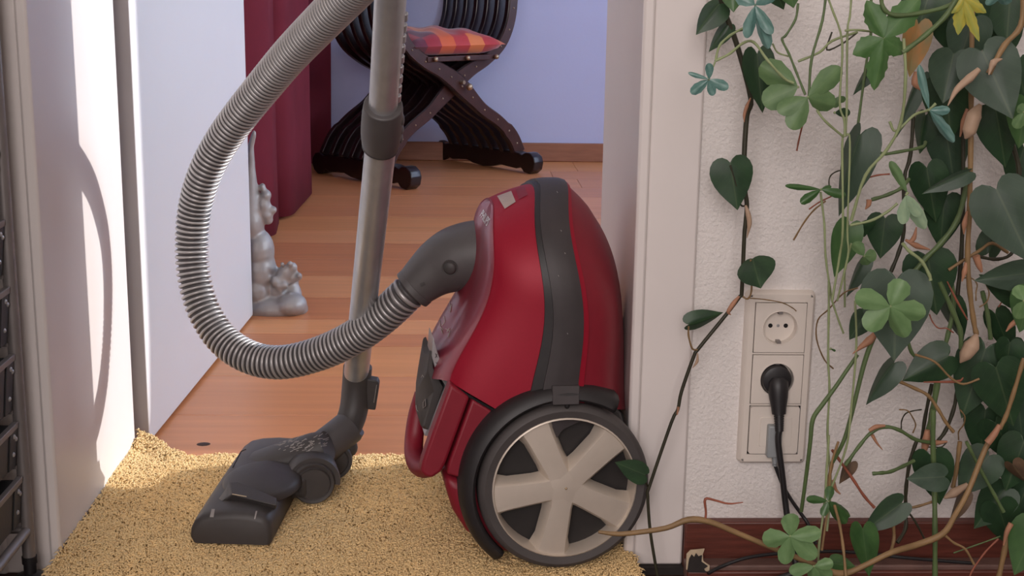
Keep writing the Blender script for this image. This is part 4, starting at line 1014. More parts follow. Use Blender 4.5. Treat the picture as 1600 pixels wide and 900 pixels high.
# ================================================================== climbing plants
def heart_mesh(name, fold, curl, twist, drip=1.0):
    out = [(0.0, 0.0), (0.06, -0.07), (0.16, -0.125), (0.27, -0.12), (0.38, -0.07), (0.46, 0.03), (0.5, 0.16), (0.485, 0.30), (0.43, 0.45), (0.34, 0.60), (0.23, 0.74), (0.12, 0.86), (0.045, 0.95), (0.0, 1.0)]
    mid = [0.0, 0.0, 0.02, 0.06, 0.12, 0.19, 0.27, 0.36, 0.46, 0.58, 0.71, 0.83, 0.93, 1.0]
    verts = []; faces = []
    def z(x, y): return -fold*abs(x)+0.10*abs(x)**0.5*0-curl*(max(0, y)**2)+twist*x*y+0.03*math.sin(y*9)*abs(x)
    fr = (0.0, 0.34, 0.68, 1.0)
    for s in (1, -1):
        b = len(verts)
        for (ox, oy), m in zip(out, mid):
            for f in fr:
                x, y = s*ox*f, m*(1-f)+oy*f; verts.append((x, y, z(x, y)))
        k = len(fr)
        for i in range(len(out)-1):
            for j in range(k-1): 
                q = (b+i*k+j, b+i*k+j+1, b+(i+1)*k+j+1, b+(i+1)*k+j); faces.append(q if s > 0 else q[::-1])
    me = bpy.data.meshes.new(name); me.from_pydata(verts, [], faces); bm = bmesh.new(); bm.from_mesh(me)
    bmesh.ops.remove_doubles(bm, verts=bm.verts, dist=1e-5); bmesh.ops.dissolve_degenerate(bm, edges=bm.edges, dist=1e-5); bm.to_mesh(me); bm.free()
    me.polygons.foreach_set('use_smooth', [True]*len(me.polygons)); return me
def leaflet_mesh(name, fold, curl, serr, pointed=False):
    out = [(0.0, 0.0), (0.09, 0.07), (0.22, 0.17), (0.35, 0.31), (0.45, 0.46), (0.5, 0.61), (0.47, 0.75), (0.38, 0.87), (0.26, 0.95), (0.12, 0.99), (0.0, 1.0)] if not pointed else [(0.0, 0.0), (0.13, 0.08), (0.28, 0.2), (0.41, 0.34), (0.44, 0.44), (0.5, 0.55), (0.42, 0.63), (0.40, 0.72), (0.27, 0.82), (0.14, 0.92), (0.0, 1.0)]
    verts = []; faces = []; fr = (0.0, 0.5, 1.0)
    for s in (1, -1):
        b = len(verts)
        for i, (ox, oy) in enumerate(out):
            w = serr*(1 if i % 2 else -1) if 2 < i < 10 else 0
            for f in fr:
                x = s*(ox+w)*f; y = (oy*0.94+0.03)*(1-f)+oy*f; verts.append((x, y, -fold*abs(x)-curl*y*y+0.02*math.sin(8*y)*abs(x)*4))
        k = len(fr)
        for i in range(len(out)-1):
            for j in range(k-1):
                q = (b+i*k+j, b+i*k+j+1, b+(i+1)*k+j+1, b+(i+1)*k+j); faces.append(q if s > 0 else q[::-1])
    me = bpy.data.meshes.new(name); me.from_pydata(verts, [], faces); bm = bmesh.new(); bm.from_mesh(me)
    bmesh.ops.remove_doubles(bm, verts=bm.verts, dist=1e-5); bmesh.ops.dissolve_degenerate(bm, edges=bm.edges, dist=1e-5); bm.to_mesh(me); bm.free()
    me.polygons.foreach_set('use_smooth', [True]*len(me.polygons)); return me
HM = {}; QM = {}
for tone in LM:
    HM[tone] = []; QM[tone] = []
    for i, (f, c, w) in enumerate(((0.25, 0.12, 0.06), (0.45, 0.25, -0.10), (0.15, 0.05, 0.0), (0.9, 0.3, 0.15))):
        me = heart_mesh('heart_leaf', f, c, w); me.materials.append(LM[tone]); HM[tone].append(me)
    for i, (f, c, s) in enumerate(((0.2, 0.15, 0.012), (0.4, 0.3, 0.02), (0.1, 0.05, 0.008))):
        me = leaflet_mesh('leaflet', f, c, s, tone in 'by'); me.materials.append(LM[tone]); QM[tone].append(me)
PR = random.Random(11)
def leaf(parent, base, tip, wpx, y, tone='d', var=None, dt=0.0, roll=0.0, name='leaf', meshes=None):
    B = P(*base, y=y); T = P(*tip, y=y+dt); Yv = T-B; L = Yv.length; Yd = Yv.normalized()
    Nn = (CAM-B).normalized(); Nn = (Nn-Yd*Nn.dot(Yd)).normalized(); Nn = Matrix.Rotation(math.radians(roll), 3, Yd) @ Nn
    Xd = Yd.cross(Nn)
    w = px2m(wpx, B)/max(0.35, abs(math.cos(math.radians(roll))))
    ms = (meshes or HM)[tone]; me = ms[PR.randrange(len(ms)-1) if var is None else var]
    o = bpy.data.objects.new(name, me); COL.objects.link(o); s = 0.5*(w+L)
    mw = Matrix(((Xd.x*w, Yd.x*L, Nn.x*s, B.x), (Xd.y*w, Yd.y*L, Nn.y*s, B.y), (Xd.z*w, Yd.z*L, Nn.z*s, B.z), (0, 0, 0, 1)))
    o.parent = parent; o.matrix_parent_inverse = Matrix.Identity(4); o.matrix_basis = WM[parent].inverted() @ mw; WM[o] = mw
    return o
def stem(parent, pts, r, m, name='stem', y=None):
    q = [list(P(p[0], p[1], y=(p[2] if len(p) > 2 else y))) for p in pts]
    c = catmull(q, 4); n = len(c)
    rad = [px2m(r, Vector(c[i]))*(1+0.12*math.sin(i*1.7)) for i in range(n)] if not hasattr(r, '__len__') else [px2m(v, Vector(c[i])) for i, v in enumerate(np.interp(np.linspace(0, 1, n), np.linspace(0, 1, len(r)), r))]
    mb = MB(); tube(mb, c, rad, 7); return mb.build(name, M[m], parent, smooth=70)
def compound(parent, hub, tips, y, tone, w, dt=None, pet=None, petm='stempale'):
    H = P(*hub, y=y); mb = MB(); ellipsoid(mb, H, (px2m(2.2, H),)*3, 8)
    if pet:
        q = [list(H)]+[list(P(p[0], p[1], y=p[2])) for p in pet]; tube(mb, catmull(q, 4), px2m(1.6, H), 7)
    h = mb.build('leaf', M[petm], parent, smooth=70)
    for i, t in enumerate(tips):
        ww = (w[i] if hasattr(w, '__len__') else w)*0.94
        leaf(h, hub, t, ww, y-0.0006*i, tone, dt=(dt[i] if dt else PR.uniform(-0.008, 0.008)), roll=PR.uniform(-18, 18), name='leaflet', meshes=QM)
    return h

def plants():
    top = P(1140, -40, y=-0.07)
    # ---- single trailing vine in front of the door casing
    A = empty('trailing_vine', P(1027, 897, y=-0.062), 'single dark heart-leaved vine trailing down in front of the white door casing', 'plant')
    st = [(1115, -150, -.10), (1122, -30, -.09), (1131, 15, -.085), (1151, 69, -.08), (1173, 153, -.075), (1167, 181, -.07), (1163, 240, -.07), (1163, 289, -.07), (1167, 319, -.068), (1165, 348, -.066), (1163, 369, -.065), (1159, 457, -.06), (1156, 463, -.06), (1135, 491, -.06), (1092, 544, -.06), (1084, 557, -.06), (1065, 611, -.06), (1059, 640, -.06), (1049, 660, -.06), (1015, 759, -.06), (1012, 775, -.06), (1016, 831, -.06), (1026, 893, -.062), (1029, 905, -.062)]
    stem(A, st, [4.5, 4.5, 4.2, 3.6, 3.2, 3.0, 2.8, 2.6, 2.4], 'stemdark')
    for (b, t, w, y, tn, v, dt, ro) in [((1124, 6), (1086, 48), 42, -.09, 'd', 1, -.01, 25), ((1138, 39), (1105, 79), 26, -.085, 'd', 1, 0, 20), ((1141, 254), (1153, 329), 68, -.08, 'd', 2, -.004, -8),
                                        ((1176, 404), (1184, 441), 62, -.075, 'd', 1, -.035, 10), ((1076, 507), (1133, 493), 30, -.068, 'd', 1, 0, 28), ((1008, 742), (962, 722), 36, -.075, 'd', 2, -.01, 15)]:
        leaf(A, b, t, w, y, tn, v, dt, ro)
    for pts, m in [([(1167, 319, -.068), (1160, 322, -.07), (1153, 312, -.075), (1150, 290, -.08), (1141, 258, -.08)], 'stemdark'), ([(1159, 462, -.06), (1168, 467, -.064), (1174, 455, -.068), (1174, 425, -.07), (1173, 406, -.075)], 'stembrown'),
                   ([(1092, 546, -.06), (1082, 545, -.064), (1076, 525, -.067), (1076, 510, -.068)], 'stembrown'), ([(1012, 760, -.06), (1009, 752, -.066), (1008, 744, -.072)], 'stemdark'), ([(1173, 153, -.075), (1184, 153, -.08), (1188, 145, -.08)], 'stemgreen'), ([(1144, 49, -.082), (1155, 48, -.08), (1166, 46, -.08)], 'stemdark')]:
        stem(A, pts, 1.5, m, 'petiole')
    for pts, r, m in [([(1173, 153, -.079), (1167, 166, -.077), (1163, 180, -.077), (1163, 191, -.077)], [1, 3, 2.5, .5], 'sheath'), ([(1165, 321, -.072), (1169, 335, -.072), (1171, 350, -.071), (1167, 372, -.07)], [2, 4.2, 4, .5], 'bud'),
                      ([(1155, 463, -.064), (1146, 474, -.064), (1138, 487, -.064), (1142, 492, -.064)], [2, 3.8, 3.2, .6], 'sheath'), ([(1090, 552, -.064), (1089, 565, -.064), (1082, 575, -.064)], [1, 2.6, .5], 'bud'), ([(1060, 636, -.064), (1058, 648, -.064)], [2.4, 1], 'sheath')]:
        stem(A, pts, r, m, 'sheath')
    stem(A, [(1172, 466, -.064), (1195, 468, -.05), (1222, 473, -.04), (1238, 481, -.035), (1244, 486, -.032)], 0.9, 'stembrown', 'aerial_root')

    # ---- dense heart-leaved plant on the right
    Bp = empty('heart_leaf_plant', P(1461, 905, y=-0.16), 'dense curtain of dark heart-shaped leaves hanging at the right edge', 'plant')
    hearts = [  # base, tip, width px, depth, tone, variant, tip depth offset, roll
        ((1183, 84), (1190, 178), 52, -.10, 'd', 0, 0, 10), ((1144, -22), (1146, 18), 40, -.11, 'm', 0, -.01, 0), ((1232, -25), (1240, 13), 40, -.13, 'm', 2, 0, 0), ((1205, -30), (1225, 16), 44, -.10, 'd', 0, 0, 0),
        ((1371, 93), (1328, 144), 26, -.10, 'd', 1, 0, 35), ((1436, 120), (1391, 211), 24, -.11, 'g', 1, 0, 40), ((1490, 84), (1472, 160), 72, -.17, 'g', 0, -.01, 10), ((1535, 80), (1583, 186), 96, -.22, 'g', 2, -.02, -5),
        ((1478, 128), (1486, 222), 76, -.13, 'd', 0, 0, 0), ((1556, 172), (1573, 264), 68, -.14, 'd', 0, 0, -10), ((1604, 158), (1590, 232), 60, -.19, 'm', 2, 0, 20), ((1452, -10), (1430, 60), 80, -.12, 'd', 0, 0, 5),
        ((1520, -20), (1540, 70), 90, -.10, 'd', 0, 0, 0), ((1580, -25), (1572, 76), 84, -.11, 'd', 2, 0, 0), ((1478, 18), (1500, 96), 60, -.09, 'd', 0, 0, 0), ((1566, 30), (1555, 112), 66, -.09, 'd', 0, 0, 0),
        ((1344, 210), (1298, 336), 58, -.14, 'g', 1, 0, 30), ((1513, 268), (1440, 295), 26, -.16, 'g', 1, 0, 35), ((1448, 262), (1462, 350), 62, -.10, 'd', 0, 0, 5), ((1478, 205), (1492, 292), 66, -.09, 'g', 0, 0, 0), ((1476, 310), (1468, 392), 62, -.09, 'd', 0, 0, 5),
        ((1557, 296), (1612, 412), 100, -.21, 'g', 2, -.02, -5), ((1620, 425), (1524, 436), 50, -.15, 'g', 0, 0, 15), ((1603, 470), (1532, 430), 44, -.13, 'd', 0, 0, 0), ((1383, 341), (1375, 405), 58, -.11, 'd', 2, 0, 5), ((1340, 352), (1350, 372), 50, -.11, 'd', 0, 0, 20),
        ((1327, 352), (1301, 434), 48, -.12, 'm', 0, 0, 15), ((1350, 406), (1316, 462), 24, -.11, 'g', 1, 0, 35), ((1450, 402), (1464, 494), 84, -.12, 'd', 2, 0, 0), ((1401, 436), (1397, 565), 112, -.20, 'g', 2, -.015, 0), ((1352, 492), (1326, 531), 36, -.14, 'd', 0, 0, 10),
        ((1397, 567), (1346, 629), 38, -.15, 'g', 1, 0, 30), ((1482, 556), (1411, 596), 62, -.13, 'd', 0, 0, -10), ((1540, 545), (1502, 655), 80, -.12, 'd', 2, 0, 0), ((1556, 574), (1584, 668), 84, -.16, 'd', 2, 0, 0), ((1578, 535), (1570, 592), 44, -.14, 'd', 0, 0, 10), ((1612, 456), (1592, 520), 60, -.18, 'm', 2, 0, 10),
        ((1409, 786), (1345, 833), 44, -.15, 'd', 2, 0, 15), ((1455, 712), (1468, 793), 64, -.15, 'd', 0, 0, 5), ((1476, 745), (1417, 748), 46, -.18, 'g', 2, 0, 5), ((1545, 712), (1497, 775), 66, -.13, 'd', 2, 0, 0), ((1570, 765), (1520, 826), 60, -.12, 'd', 0, 0, 10), ((1560, 790), (1582, 860), 60, -.13, 'd', 0, 0, 0), ((1600, 690), (1570, 770), 70, -.14, 'd', 0, 0, 0),
        ((1540, 640), (1530, 720), 64, -.10, 'd', 0, 0, 0), ((1590, 620), (1600, 710), 70, -.12, 'g', 0, 0, 0), ((1620, 820), (1584, 900), 70, -.20, 'm', 2, 0, 0), ((1348, 826), (1357, 905), 44, -.17, 'm', 0, 0, 10), ((1300, 880), (1338, 886), 30, -.17, 'm', 0, 0, 10), ((1520, 30), (1495, 110), 70, -.12, 'g', 0, 0, 0),
        ((1545, 395), (1572, 330), 40, -.10, 'd', 1, 0, 20), ((1480, 470), (1500, 540), 40, -.09, 'd', 1, 0, 25), ((1590, 100), (1610, 190), 60, -.12, 'd', 0, 0, 0), ((1600, 230), (1580, 300), 60, -.10, 'd', 0, 0, 10), ((1446, 180), (1430, 240), 40, -.08, 'd', 1, 0, 30),
        ((1602, 540), (1580, 610), 56, -.11, 'd', 0, 0, 0), ((1555, 660), (1590, 730), 60, -.11, 'd', 0, 0, 0), ((1605, 760), (1575, 830), 60, -.10, 'd', 0, 0, 0), ((1555, 490), (1582, 560), 44, -.10, 'd', 0, 0, 12)]
    for h in hearts: leaf(Bp, h[0], h[1], h[2], h[3], h[4], h[5], h[6], h[7])
    leaf(Bp, (1435, 38), (1419, 121), 46, -.16, 'r', 0, 0, 15)
    leaf(Bp, (1506, 770), (1476, 820), 24, -.14, 'k', 1, 0, 35); leaf(Bp, (1330, 722), (1308, 756), 22, -.13, 'k', 1, 0, 20); leaf(Bp, (1582, 725), (1605, 760), 30, -.16, 'k', 1, 0, 20)
    stems = [
        ([(1520, -40, -.15), (1518, 120, -.15), (1517, 220, -.15), (1515, 330, -.15), (1512, 400, -.15), (1516, 460, -.15), (1522, 505, -.15), (1526, 523, -.15)], 4.2, 'stembrown'),
        ([(1430, 130, -.10), (1423, 239, -.10), (1413, 279, -.10), (1412, 360, -.10), (1404, 395, -.10), (1392, 425, -.10)], 3.2, 'stemdark'),
        ([(1512, 262, -.12), (1508, 300, -.12), (1495, 345, -.13), (1470, 380, -.13), (1445, 405, -.13), (1425, 430, -.13)], 4.2, 'stemgreen'),
        ([(1505, 120, -.10), (1505, 300, -.10), (1502, 400, -.10), (1496, 460, -.10)], 3.6, 'stemdark'),
        ([(1480, 395, -.11), (1490, 470, -.11), (1482, 520, -.11), (1475, 545, -.11)], 3.8, 'stemgreen'), ([(1468, 440, -.12), (1486, 480, -.12), (1500, 515, -.12), (1502, 545, -.12)], 4, 'stemgreen'),
        ([(1535, 455, -.11), (1543, 490, -.11), (1548, 530, -.11)], 3.6, 'stemgreen'), ([(1413, 500, -.11), (1422, 545, -.11), (1432, 560, -.11)], 3, 'stemgreen'),
        ([(1465, 595, -.12), (1458, 640, -.12), (1452, 670, -.12), (1449, 690, -.12)], 5.0, 'stemgreen'), ([(1456, 600, -.10), (1446, 650, -.10), (1440, 690, -.10)], 3, 'stemdark'), ([(1496, 610, -.10), (1490, 640, -.10), (1478, 672, -.10), (1465, 690, -.10)], 3.2, 'stemdark'),
        ([(1340, 554, -.17), (1322, 580, -.17), (1305, 605, -.17), (1285, 632, -.17), (1270, 655, -.17), (1266, 690, -.17), (1260, 740, -.16), (1252, 799, -.15)], [3, 3.2, 3.4, 3.8, 3.8, 3.4, 3.2, 3], 'stemgreen'),
        ([(1369, 518, -.17), (1358, 545, -.17), (1349, 573, -.17), (1341, 605, -.17), (1330, 650, -.17), (1318, 690, -.17), (1300, 724, -.16)], [4.2, 4, 3.6, 3.4, 3.2], 'stemgreen'),
        ([(1600, 330, -.12), (1585, 390, -.12), (1560, 405, -.12), (1525, 400, -.12)], 2.8, 'stemdark'), ([(1575, 395, -.13), (1550, 380, -.13), (1530, 392, -.13), (1500, 410, -.13), (1482, 422, -.13)], 2.6, 'stembrown'),
        ([(1580, 220, -.12), (1592, 262, -.12), (1588, 290, -.12), (1570, 330, -.12)], 4, 'stemdark'), ([(1360, 228, -.13), (1378, 240, -.13), (1400, 238, -.13), (1440, 230, -.13), (1446, 222, -.12)], 2.6, 'stemgreen'),
        ([(1362, 312, -.12), (1385, 305, -.12), (1408, 294, -.12), (1420, 280, -.11)], 3, 'stemgreen'), ([(1320, 289, -.13), (1345, 281, -.13), (1370, 274, -.13), (1390, 272, -.13)], 1.4, 'stemred'),
        ([(1398, 593, -.15), (1425, 605, -.15), (1450, 618, -.15), (1466, 640, -.15), (1478, 660, -.15), (1490, 675, -.15)], 2.8, 'stembrown'), ([(1430, 554, -.16), (1460, 565, -.16), (1485, 590, -.16), (1505, 600, -.16), (1530, 592, -.16)], 1.8, 'stembrown'),
        ([(1321, 727, -.16), (1340, 700, -.16), (1361, 676, -.16), (1383, 667, -.16), (1405, 672, -.16), (1431, 687, -.15), (1460, 692, -.14)], 3, 'stemgreen'), ([(1363, 740, -.20), (1375, 739, -.20), (1391, 737, -.19), (1412, 728, -.17), (1428, 720, -.16)], 3, 'stemgreen'),
        ([(1458, 640, -.15), (1458, 700, -.15), (1460, 759, -.15), (1461, 830, -.16), (1461, 905, -.16)], 4.2, 'stemgreen'), ([(1432, 690, -.13), (1422, 720, -.13), (1416, 760, -.13), (1415, 793, -.13), (1415, 825, -.14), (1402, 848, -.15)], 3, 'stemdark'),
        ([(1410, 794, -.14), (1430, 792, -.14), (1457, 784, -.14)], 2.2, 'stembrown'), ([(1417, 798, -.13), (1430, 815, -.13), (1446, 845, -.13)], 1.8, 'stemdark'), ([(1300, 703, -.14), (1330, 745, -.14), (1350, 775, -.14), (1366, 793, -.14)], 2.4, 'stemred'),
        ([(1500, 690, -.13), (1495, 730, -.13), (1489, 762, -.13)], 3.6, 'stembrown'), ([(1510, 690, -.16), (1530, 730, -.16), (1552, 770, -.16), (1568, 800, -.16)], 2.8, 'stemgreen'), ([(1600, 560, -.20), (1585, 610, -.20), (1572, 650, -.20), (1562, 670, -.20)], 3.6, 'stembrown'),
        ([(1580, 820, -.18), (1572, 850, -.18), (1560, 905, -.18)], 4.5, 'stembrown'), ([(1560, 842, -.17), (1540, 862, -.17), (1520, 890, -.17), (1514, 905, -.17)], 1.6, 'stemred'), ([(1563, 838, -.17), (1530, 850, -.17), (1490, 864, -.17)], 1.2, 'stemgreen'),
        ([(1395, 812, -.15), (1397, 840, -.15), (1392, 862, -.16)], 2.8, 'stembrown'), ([(1475, 835, -.22), (1490, 848, -.22), (1508, 858, -.22), (1522, 882, -.22)], 2, 'stembrown'),
        ([(1600, -20, -.24), (1595, 40, -.24), (1570, 70, -.24), (1545, 115, -.24)], 4.6, 'stembrown'), ([(1320, 480, -.08), (1320, 420, -.08), (1322, 380, -.08)], 1.6, 'stempale'),
        ([(1300, 50, -.12), (1292, 78, -.12), (1318, 67, -.12), (1338, 52, -.12)], 1.4, 'stemdark'), ([(1360, -20, -.1), (1362, 40, -.1), (1352, 110, -.1), (1340, 200, -.12)], 2.2, 'stemgreen')]
    for pts, r, m in stems: stem(Bp, pts, r, m)
    # long brown runner close to the viewer
    stem(Bp, [(935, 831, -.24), (960, 834, -.24), (985, 833, -.24), (1040, 825, -.24), (1075, 812, -.24), (1108, 815, -.24), (1150, 832, -.24), (1200, 853, -.24), (1250, 873, -.24), (1296, 893, -.24), (1324, 895, -.24), (1358, 880, -.24), (1393, 863, -.24), (1433, 851, -.23), (1473, 834, -.23), (1492, 805, -.22), (1513, 767, -.21), (1540, 700, -.20), (1561, 665, -.20)], [2.5, 4, 4.2, 4.4, 5.5, 4.6, 4.4, 4.4, 5, 6, 4.6, 4.6, 5.5, 5.5, 4.4, 4.4, 4.4, 4.2], 'stembrown', 'runner')
    stem(Bp, [(1102, 814, -.24), (1103, 800, -.24), (1102, 780, -.24), (1118, 782, -.24), (1138, 787, -.24), (1161, 785, -.24)], [2, 1.8, 2.4, 1.8, 1.6, .8], 'stemred', 'tendril')
    for pts, r, m in [([(1530, 108, -.25), (1515, 122, -.25), (1495, 140, -.25), (1481, 165, -.25)], [4, 7, 5, .8], 'bud'), ([(1566, 92, -.25), (1552, 98, -.25), (1545, 117, -.25)], [1, 6, 1], 'bud'), ([(1532, 163, -.17), (1522, 180, -.17), (1514, 205, -.17), (1508, 217, -.17)], [3, 12, 11, 1.5], 'bud'),
                      ([(1512, 170, -.14), (1506, 190, -.14), (1500, 214, -.14)], [3, 5, 1], 'sheath'), ([(1526, 522, -.155), (1519, 540, -.155), (1508, 556, -.155), (1500, 567, -.155)], [3, 13, 10, 1], 'bud'), ([(1432, 112, -.15), (1430, 130, -.15), (1442, 142, -.15)], [4, 6, 1.5], 'sheath'),
                      ([(1358, 312, -.13), (1357, 320, -.13), (1352, 327, -.13)], [4.5, 4, 1], 'sheath'), ([(1369, 520, -.18), (1358, 532, -.18), (1345, 542, -.18), (1332, 553, -.18)], [4, 7, 4, .6], 'sheath'), ([(1415, 375, -.14), (1432, 384, -.14), (1453, 390, -.14)], [2, 5, 1], 'sheath'), ([(1432, 355, -.14), (1428, 372, -.14), (1420, 380, -.14)], [1, 4, 3], 'sheath'),
                      ([(1511, 330, -.16), (1507, 350, -.16), (1506, 366, -.16)], [1.5, 4.5, .8], 'sheath'), ([(1525, 400, -.15), (1530, 415, -.15), (1534, 425, -.15)], [6, 5, 2], 'sheath'), ([(1510, 410, -.15), (1507, 425, -.15), (1503, 440, -.15)], [3, 4.5, .8], 'sheath'),
                      ([(1590, 500, -.17), (1580, 508, -.17), (1572, 518, -.17)], [5, 4, 1], 'sheath'), ([(1383, 665, -.165), (1368, 667, -.165), (1358, 673, -.165)], [2, 4, 3], 'sheath'), ([(1363, 680, -.165), (1370, 692, -.165), (1379, 703, -.165)], [3, 2, .6], 'sheath'), ([(1449, 672, -.13), (1447, 690, -.13), (1443, 708, -.13)], [4, 7, 4], 'sheath'), ([(1440, 690, -.14), (1460, 692, -.14), (1480, 690, -.14)], [3, 5, 1.5], 'sheath'),
                      ([(1562, 664, -.21), (1554, 678, -.21), (1543, 692, -.21)], [3.5, 5.5, 6], 'sheath'), ([(1580, 818, -.19), (1573, 832, -.19), (1568, 852, -.19)], [4.5, 4, 1.5], 'sheath'), ([(1300, 752, -.15), (1306, 765, -.15), (1313, 772, -.15)], [5, 2.5, 1], 'sheath'), ([(1480, 440, -.13), (1495, 470, -.13), (1512, 500, -.13)], [1, 2, 1], 'stemred'),
                      ([(1505, 590, -.14), (1495, 596, -.14), (1443, 597, -.14)], [1, 2.5, 1], 'stemred'), ([(1512, 757, -.14), (1490, 770, -.14), (1475, 778, -.14)], [4, 8, 2], 'bud')]:
        stem(Bp, pts, r, m, 'sheath')
    rr = random.Random(5)
    for (x, y) in [(1300, 300), (1405, 640), (1440, 640), (1500, 640), (1520, 300), (1530, 480), (1490, 520), (1450, 750), (1560, 480), (1400, 520), (1480, 690), (1525, 470)]:
        q = [(x, y, -.12)]; a = rr.uniform(0, 6.28)
        for k in range(4): a += rr.uniform(-.9, .9); q.append((q[-1][0]+13*math.cos(a), q[-1][1]+13*math.sin(a), -.12+0.006*k))
        stem(Bp, q, 1.1, rr.choice(['stembrown', 'stemred', 'stemdark']), 'aerial_root')

    # ---- light green five-leaved creeper
    C = empty('five_leaf_creeper', P(1324, 906, y=-0.25), 'light green creeper with five-part leaves twining through the heart-leaved plant', 'plant')
    for pts, r, m in [([(1292, -20, -.2), (1285, 32, -.2), (1268, 93, -.2), (1264, 152, -.2)], 2.2, 'stemgreen'), ([(1291, -10, -.2), (1300, 14, -.2), (1316, 67, -.2), (1312, 160, -.2), (1319, 187, -.2), (1320, 213, -.2)], 1.8, 'stempale'), ([(1331, -15, -.19), (1328, 25, -.19), (1324, 53, -.19), (1323, 171, -.19), (1321, 212, -.19)], 1.8, 'stempale'),
                      ([(1321, 212, -.19), (1316, 225, -.19), (1317, 353, -.19), (1312, 400, -.18), (1300, 470, -.18)], 1.9, 'stempale'), ([(1321, 212, -.19), (1328, 222, -.19), (1324, 359, -.19), (1325, 400, -.19), (1308, 470, -.18), (1330, 380, -.18)], 1.6, 'stempale'), ([(1282, 300, -.15), (1288, 350, -.15), (1290, 400, -.15), (1297, 452, -.15), (1300, 470, -.15)], 1.8, 'stempale'),
                      ([(1295, 440, -.16), (1295, 485, -.16), (1294, 560, -.16), (1296, 610, -.16), (1293, 680, -.16), (1298, 760, -.16), (1292, 830, -.18)], 1.9, 'stempale'), ([(1300, 470, -.16), (1310, 500, -.16), (1318, 521, -.16)], 1.6, 'stempale'), ([(1336, 470, -.18), (1338, 540, -.18), (1330, 640, -.18), (1322, 700, -.18), (1300, 760, -.18)], 1.8, 'stempale'),
                      ([(1340, 450, -.14), (1318, 458, -.12), (1295, 483, -.10), (1278, 500, -.08), (1276, 530, -.07), (1288, 562, -.06), (1302, 576, -.05)], 1.2, 'stembrown'), ([(1390, 190, -.24), (1400, 205, -.24), (1428, 180, -.24), (1450, 172, -.25), (1462, 162, -.25)], 2.2, 'stempale'), ([(1412, 60, -.26), (1415, 120, -.26), (1408, 190, -.25), (1385, 235, -.24), (1352, 275, -.23), (1330, 345, -.22)], 2.6, 'stempale'),
                      ([(1376, -20, -.25), (1380, 12, -.25), (1400, 24, -.25), (1440, 20, -.25), (1480, 10, -.25), (1500, -6, -.25)], 3.6, 'stemgreen'), ([(1410, 82, -.26), (1440, 60, -.26), (1475, 28, -.26), (1490, 5, -.26), (1500, -10, -.26)], 4.2, 'stemgreen'), ([(1320, 48, -.2), (1340, 47, -.2), (1380, 52, -.2)], 1.8, 'stempale'),
                      ([(1118, 95, -.22), (1124, 72, -.21), (1140, 56, -.20), (1160, 45, -.19), (1172, 42, -.18)], 2, 'stempale'), ([(1118, 95, -.22), (1140, 84, -.22), (1160, 68, -.21), (1178, 66, -.20), (1200, 95, -.21), (1225, 122, -.21), (1240, 130, -.21)], 2.2, 'stempale'), ([(1118, 95, -.22), (1112, 110, -.22), (1106, 122, -.22)], 1.4, 'stempale'),
                      ([(1247, 5, -.17), (1243, 30, -.17), (1228, 55, -.17), (1222, 62, -.17), (1233, 85, -.18), (1245, 115, -.19), (1258, 148, -.2)], 2, 'stemgreen'), ([(1247, 96, -.18), (1280, 82, -.18), (1300, 64, -.17), (1340, 50, -.17)], 2, 'stempale'), ([(1276, 172, -.2), (1290, 190, -.2), (1318, 214, -.19)], 2, 'stempale'), ([(1207, 68, -.17), (1215, 82, -.17), (1232, 88, -.17)], 1.4, 'stempale'),
                      ([(1255, 190, -.1), (1248, 220, -.09), (1245, 236, -.09)], 1.4, 'stemred'), ([(1264, 327, -.09), (1280, 316, -.09), (1302, 305, -.1), (1322, 292, -.11), (1345, 281, -.12)], 1.2, 'stemred'), ([(1240, 375, -.07), (1256, 348, -.08), (1272, 328, -.09), (1290, 314, -.09)], 1.4, 'stembrown'),
                      ([(1295, 680, -.19), (1292, 730, -.19), (1288, 790, -.19), (1280, 850, -.2), (1278, 890, -.2)], 2, 'stempale'), ([(1310, 690, -.19), (1298, 730, -.19), (1295, 780, -.19), (1284, 860, -.2)], 2, 'stembrown'), ([(1322, 905, -.25), (1318, 860, -.24), (1312, 820, -.22), (1304, 790, -.2)], 2.4, 'stembrown'), ([(1300, 724, -.18), (1296, 745, -.18), (1292, 770, -.19)], 3, 'stembrown'),
                      ([(1410, 380, -.23), (1420, 392, -.23), (1440, 408, -.23), (1452, 430, -.23), (1454, 438, -.23)], 2.8, 'stempale'), ([(1328, 352, -.22), (1360, 345, -.22), (1385, 332, -.22), (1402, 318, -.22)], 2.2, 'stempale')]:
        stem(C, pts, r, m)
    compound(C, (1108, 124), [(1080, 145), (1113, 150), (1138, 138), (1108, 100), (1076, 113)], -.22, 't', [18, 15, 18, 14, 8])
    compound(C, (1247, 136), [(1190, 104), (1192, 160)], -.20, 'o', [44, 44])
    compound(C, (1262, 152), [(1317, 106), (1237, 201), (1308, 168), (1215, 172)], -.205, 'o', [36, 36, 36, 30])
    compound(C, (1304, 176), [(1330, 176)], -.19, 'd', [16])
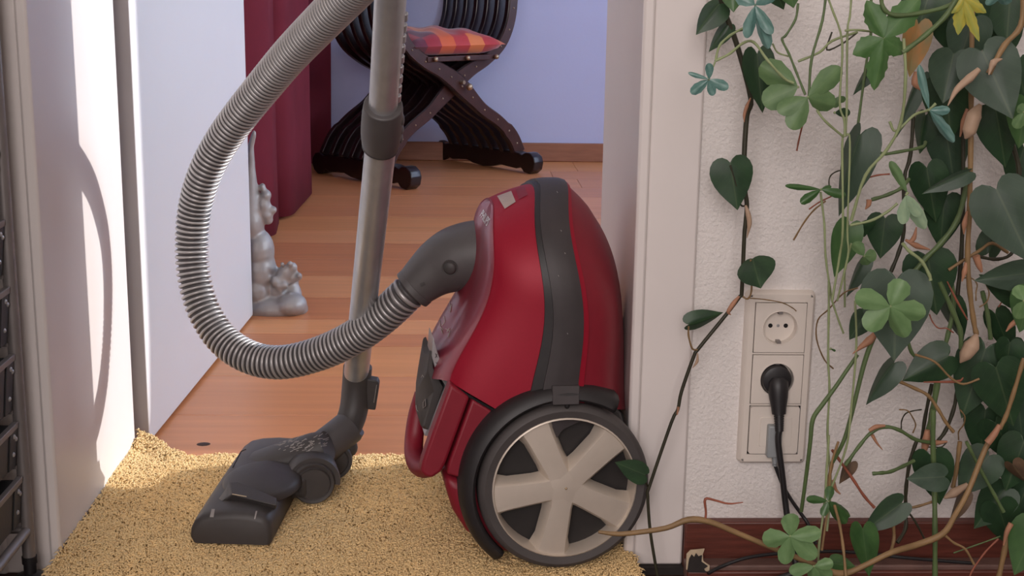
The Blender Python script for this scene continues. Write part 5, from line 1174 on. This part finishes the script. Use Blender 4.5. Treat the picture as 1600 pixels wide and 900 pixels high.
    compound(C, (1312, 150), [(1303, 168), (1320, 160)], -.18, 'o', [14, 12])
    compound(C, (1180, 8), [(1168, 60), (1198, 78), (1208, 52), (1215, -14), (1155, -12)], -.22, 't', [20, 22, 20, 26, 26])
    compound(C, (1381, 60), [(1440, -6), (1333, 86), (1371, 142), (1416, 84), (1350, 4)], -.25, 'b', [48, 38, 36, 34, 40])
    compound(C, (1506, -4), [(1498, 56), (1532, 66), (1488, 20), (1545, 20)], -.26, 'y', [24, 18, 18, 20])
    compound(C, (1565, -8), [(1572, 12), (1540, 8)], -.26, 't', [22, 14])
    compound(C, (1452, 172), [(1438, 102), (1484, 170), (1490, 226), (1480, 200)], -.26, 't', [14, 16, 18, 14])
    compound(C, (1283, 296), [(1229, 290), (1254, 316), (1322, 306), (1300, 290)], -.16, 'm', [10, 16, 16, 8])
    compound(C, (1418, 302), [(1391, 254)], -.23, 'o', [16]); compound(C, (1416, 304), [(1412, 352), (1450, 362), (1438, 340)], -.23, 'p', [22, 24, 20])
    compound(C, (1391, 479), [(1410, 441), (1450, 494), (1413, 533), (1353, 514), (1340, 462)], -.28, 'l', [38, 36, 34, 38, 36], pet=[(1392, 484, -.26), (1398, 500, -.23)])
    compound(C, (1235, 838), [(1237, 805), (1192, 848), (1227, 884), (1277, 874), (1281, 828)], -.27, 'l', [30, 32, 28, 32, 28])
    compound(C, (1272, 885), [(1232, 892), (1268, 915), (1302, 905), (1300, 880)], -.26, 'l', [22, 24, 24, 20])
    compound(C, (1294, 783), [(1262, 780), (1336, 808), (1322, 822), (1300, 760), (1285, 806)], -.2, 'm', [14, 18, 22, 16, 14])
    compound(C, (1350, 400), [(1372, 398), (1358, 418), (1335, 380)], -.2, 'o', [22, 22, 20])
    compound(C, (1298, 545), [(1304, 548)], -.1, 'm', [4])
    compound(C, (1600, 470), [(1585, 500), (1590, 445), (1620, 500)], -.25, 'l', [24, 24, 24])
    compound(C, (1600, 175), [(1586, 200), (1615, 205), (1588, 165)], -.26, 'o', [20, 20, 18])
plants()
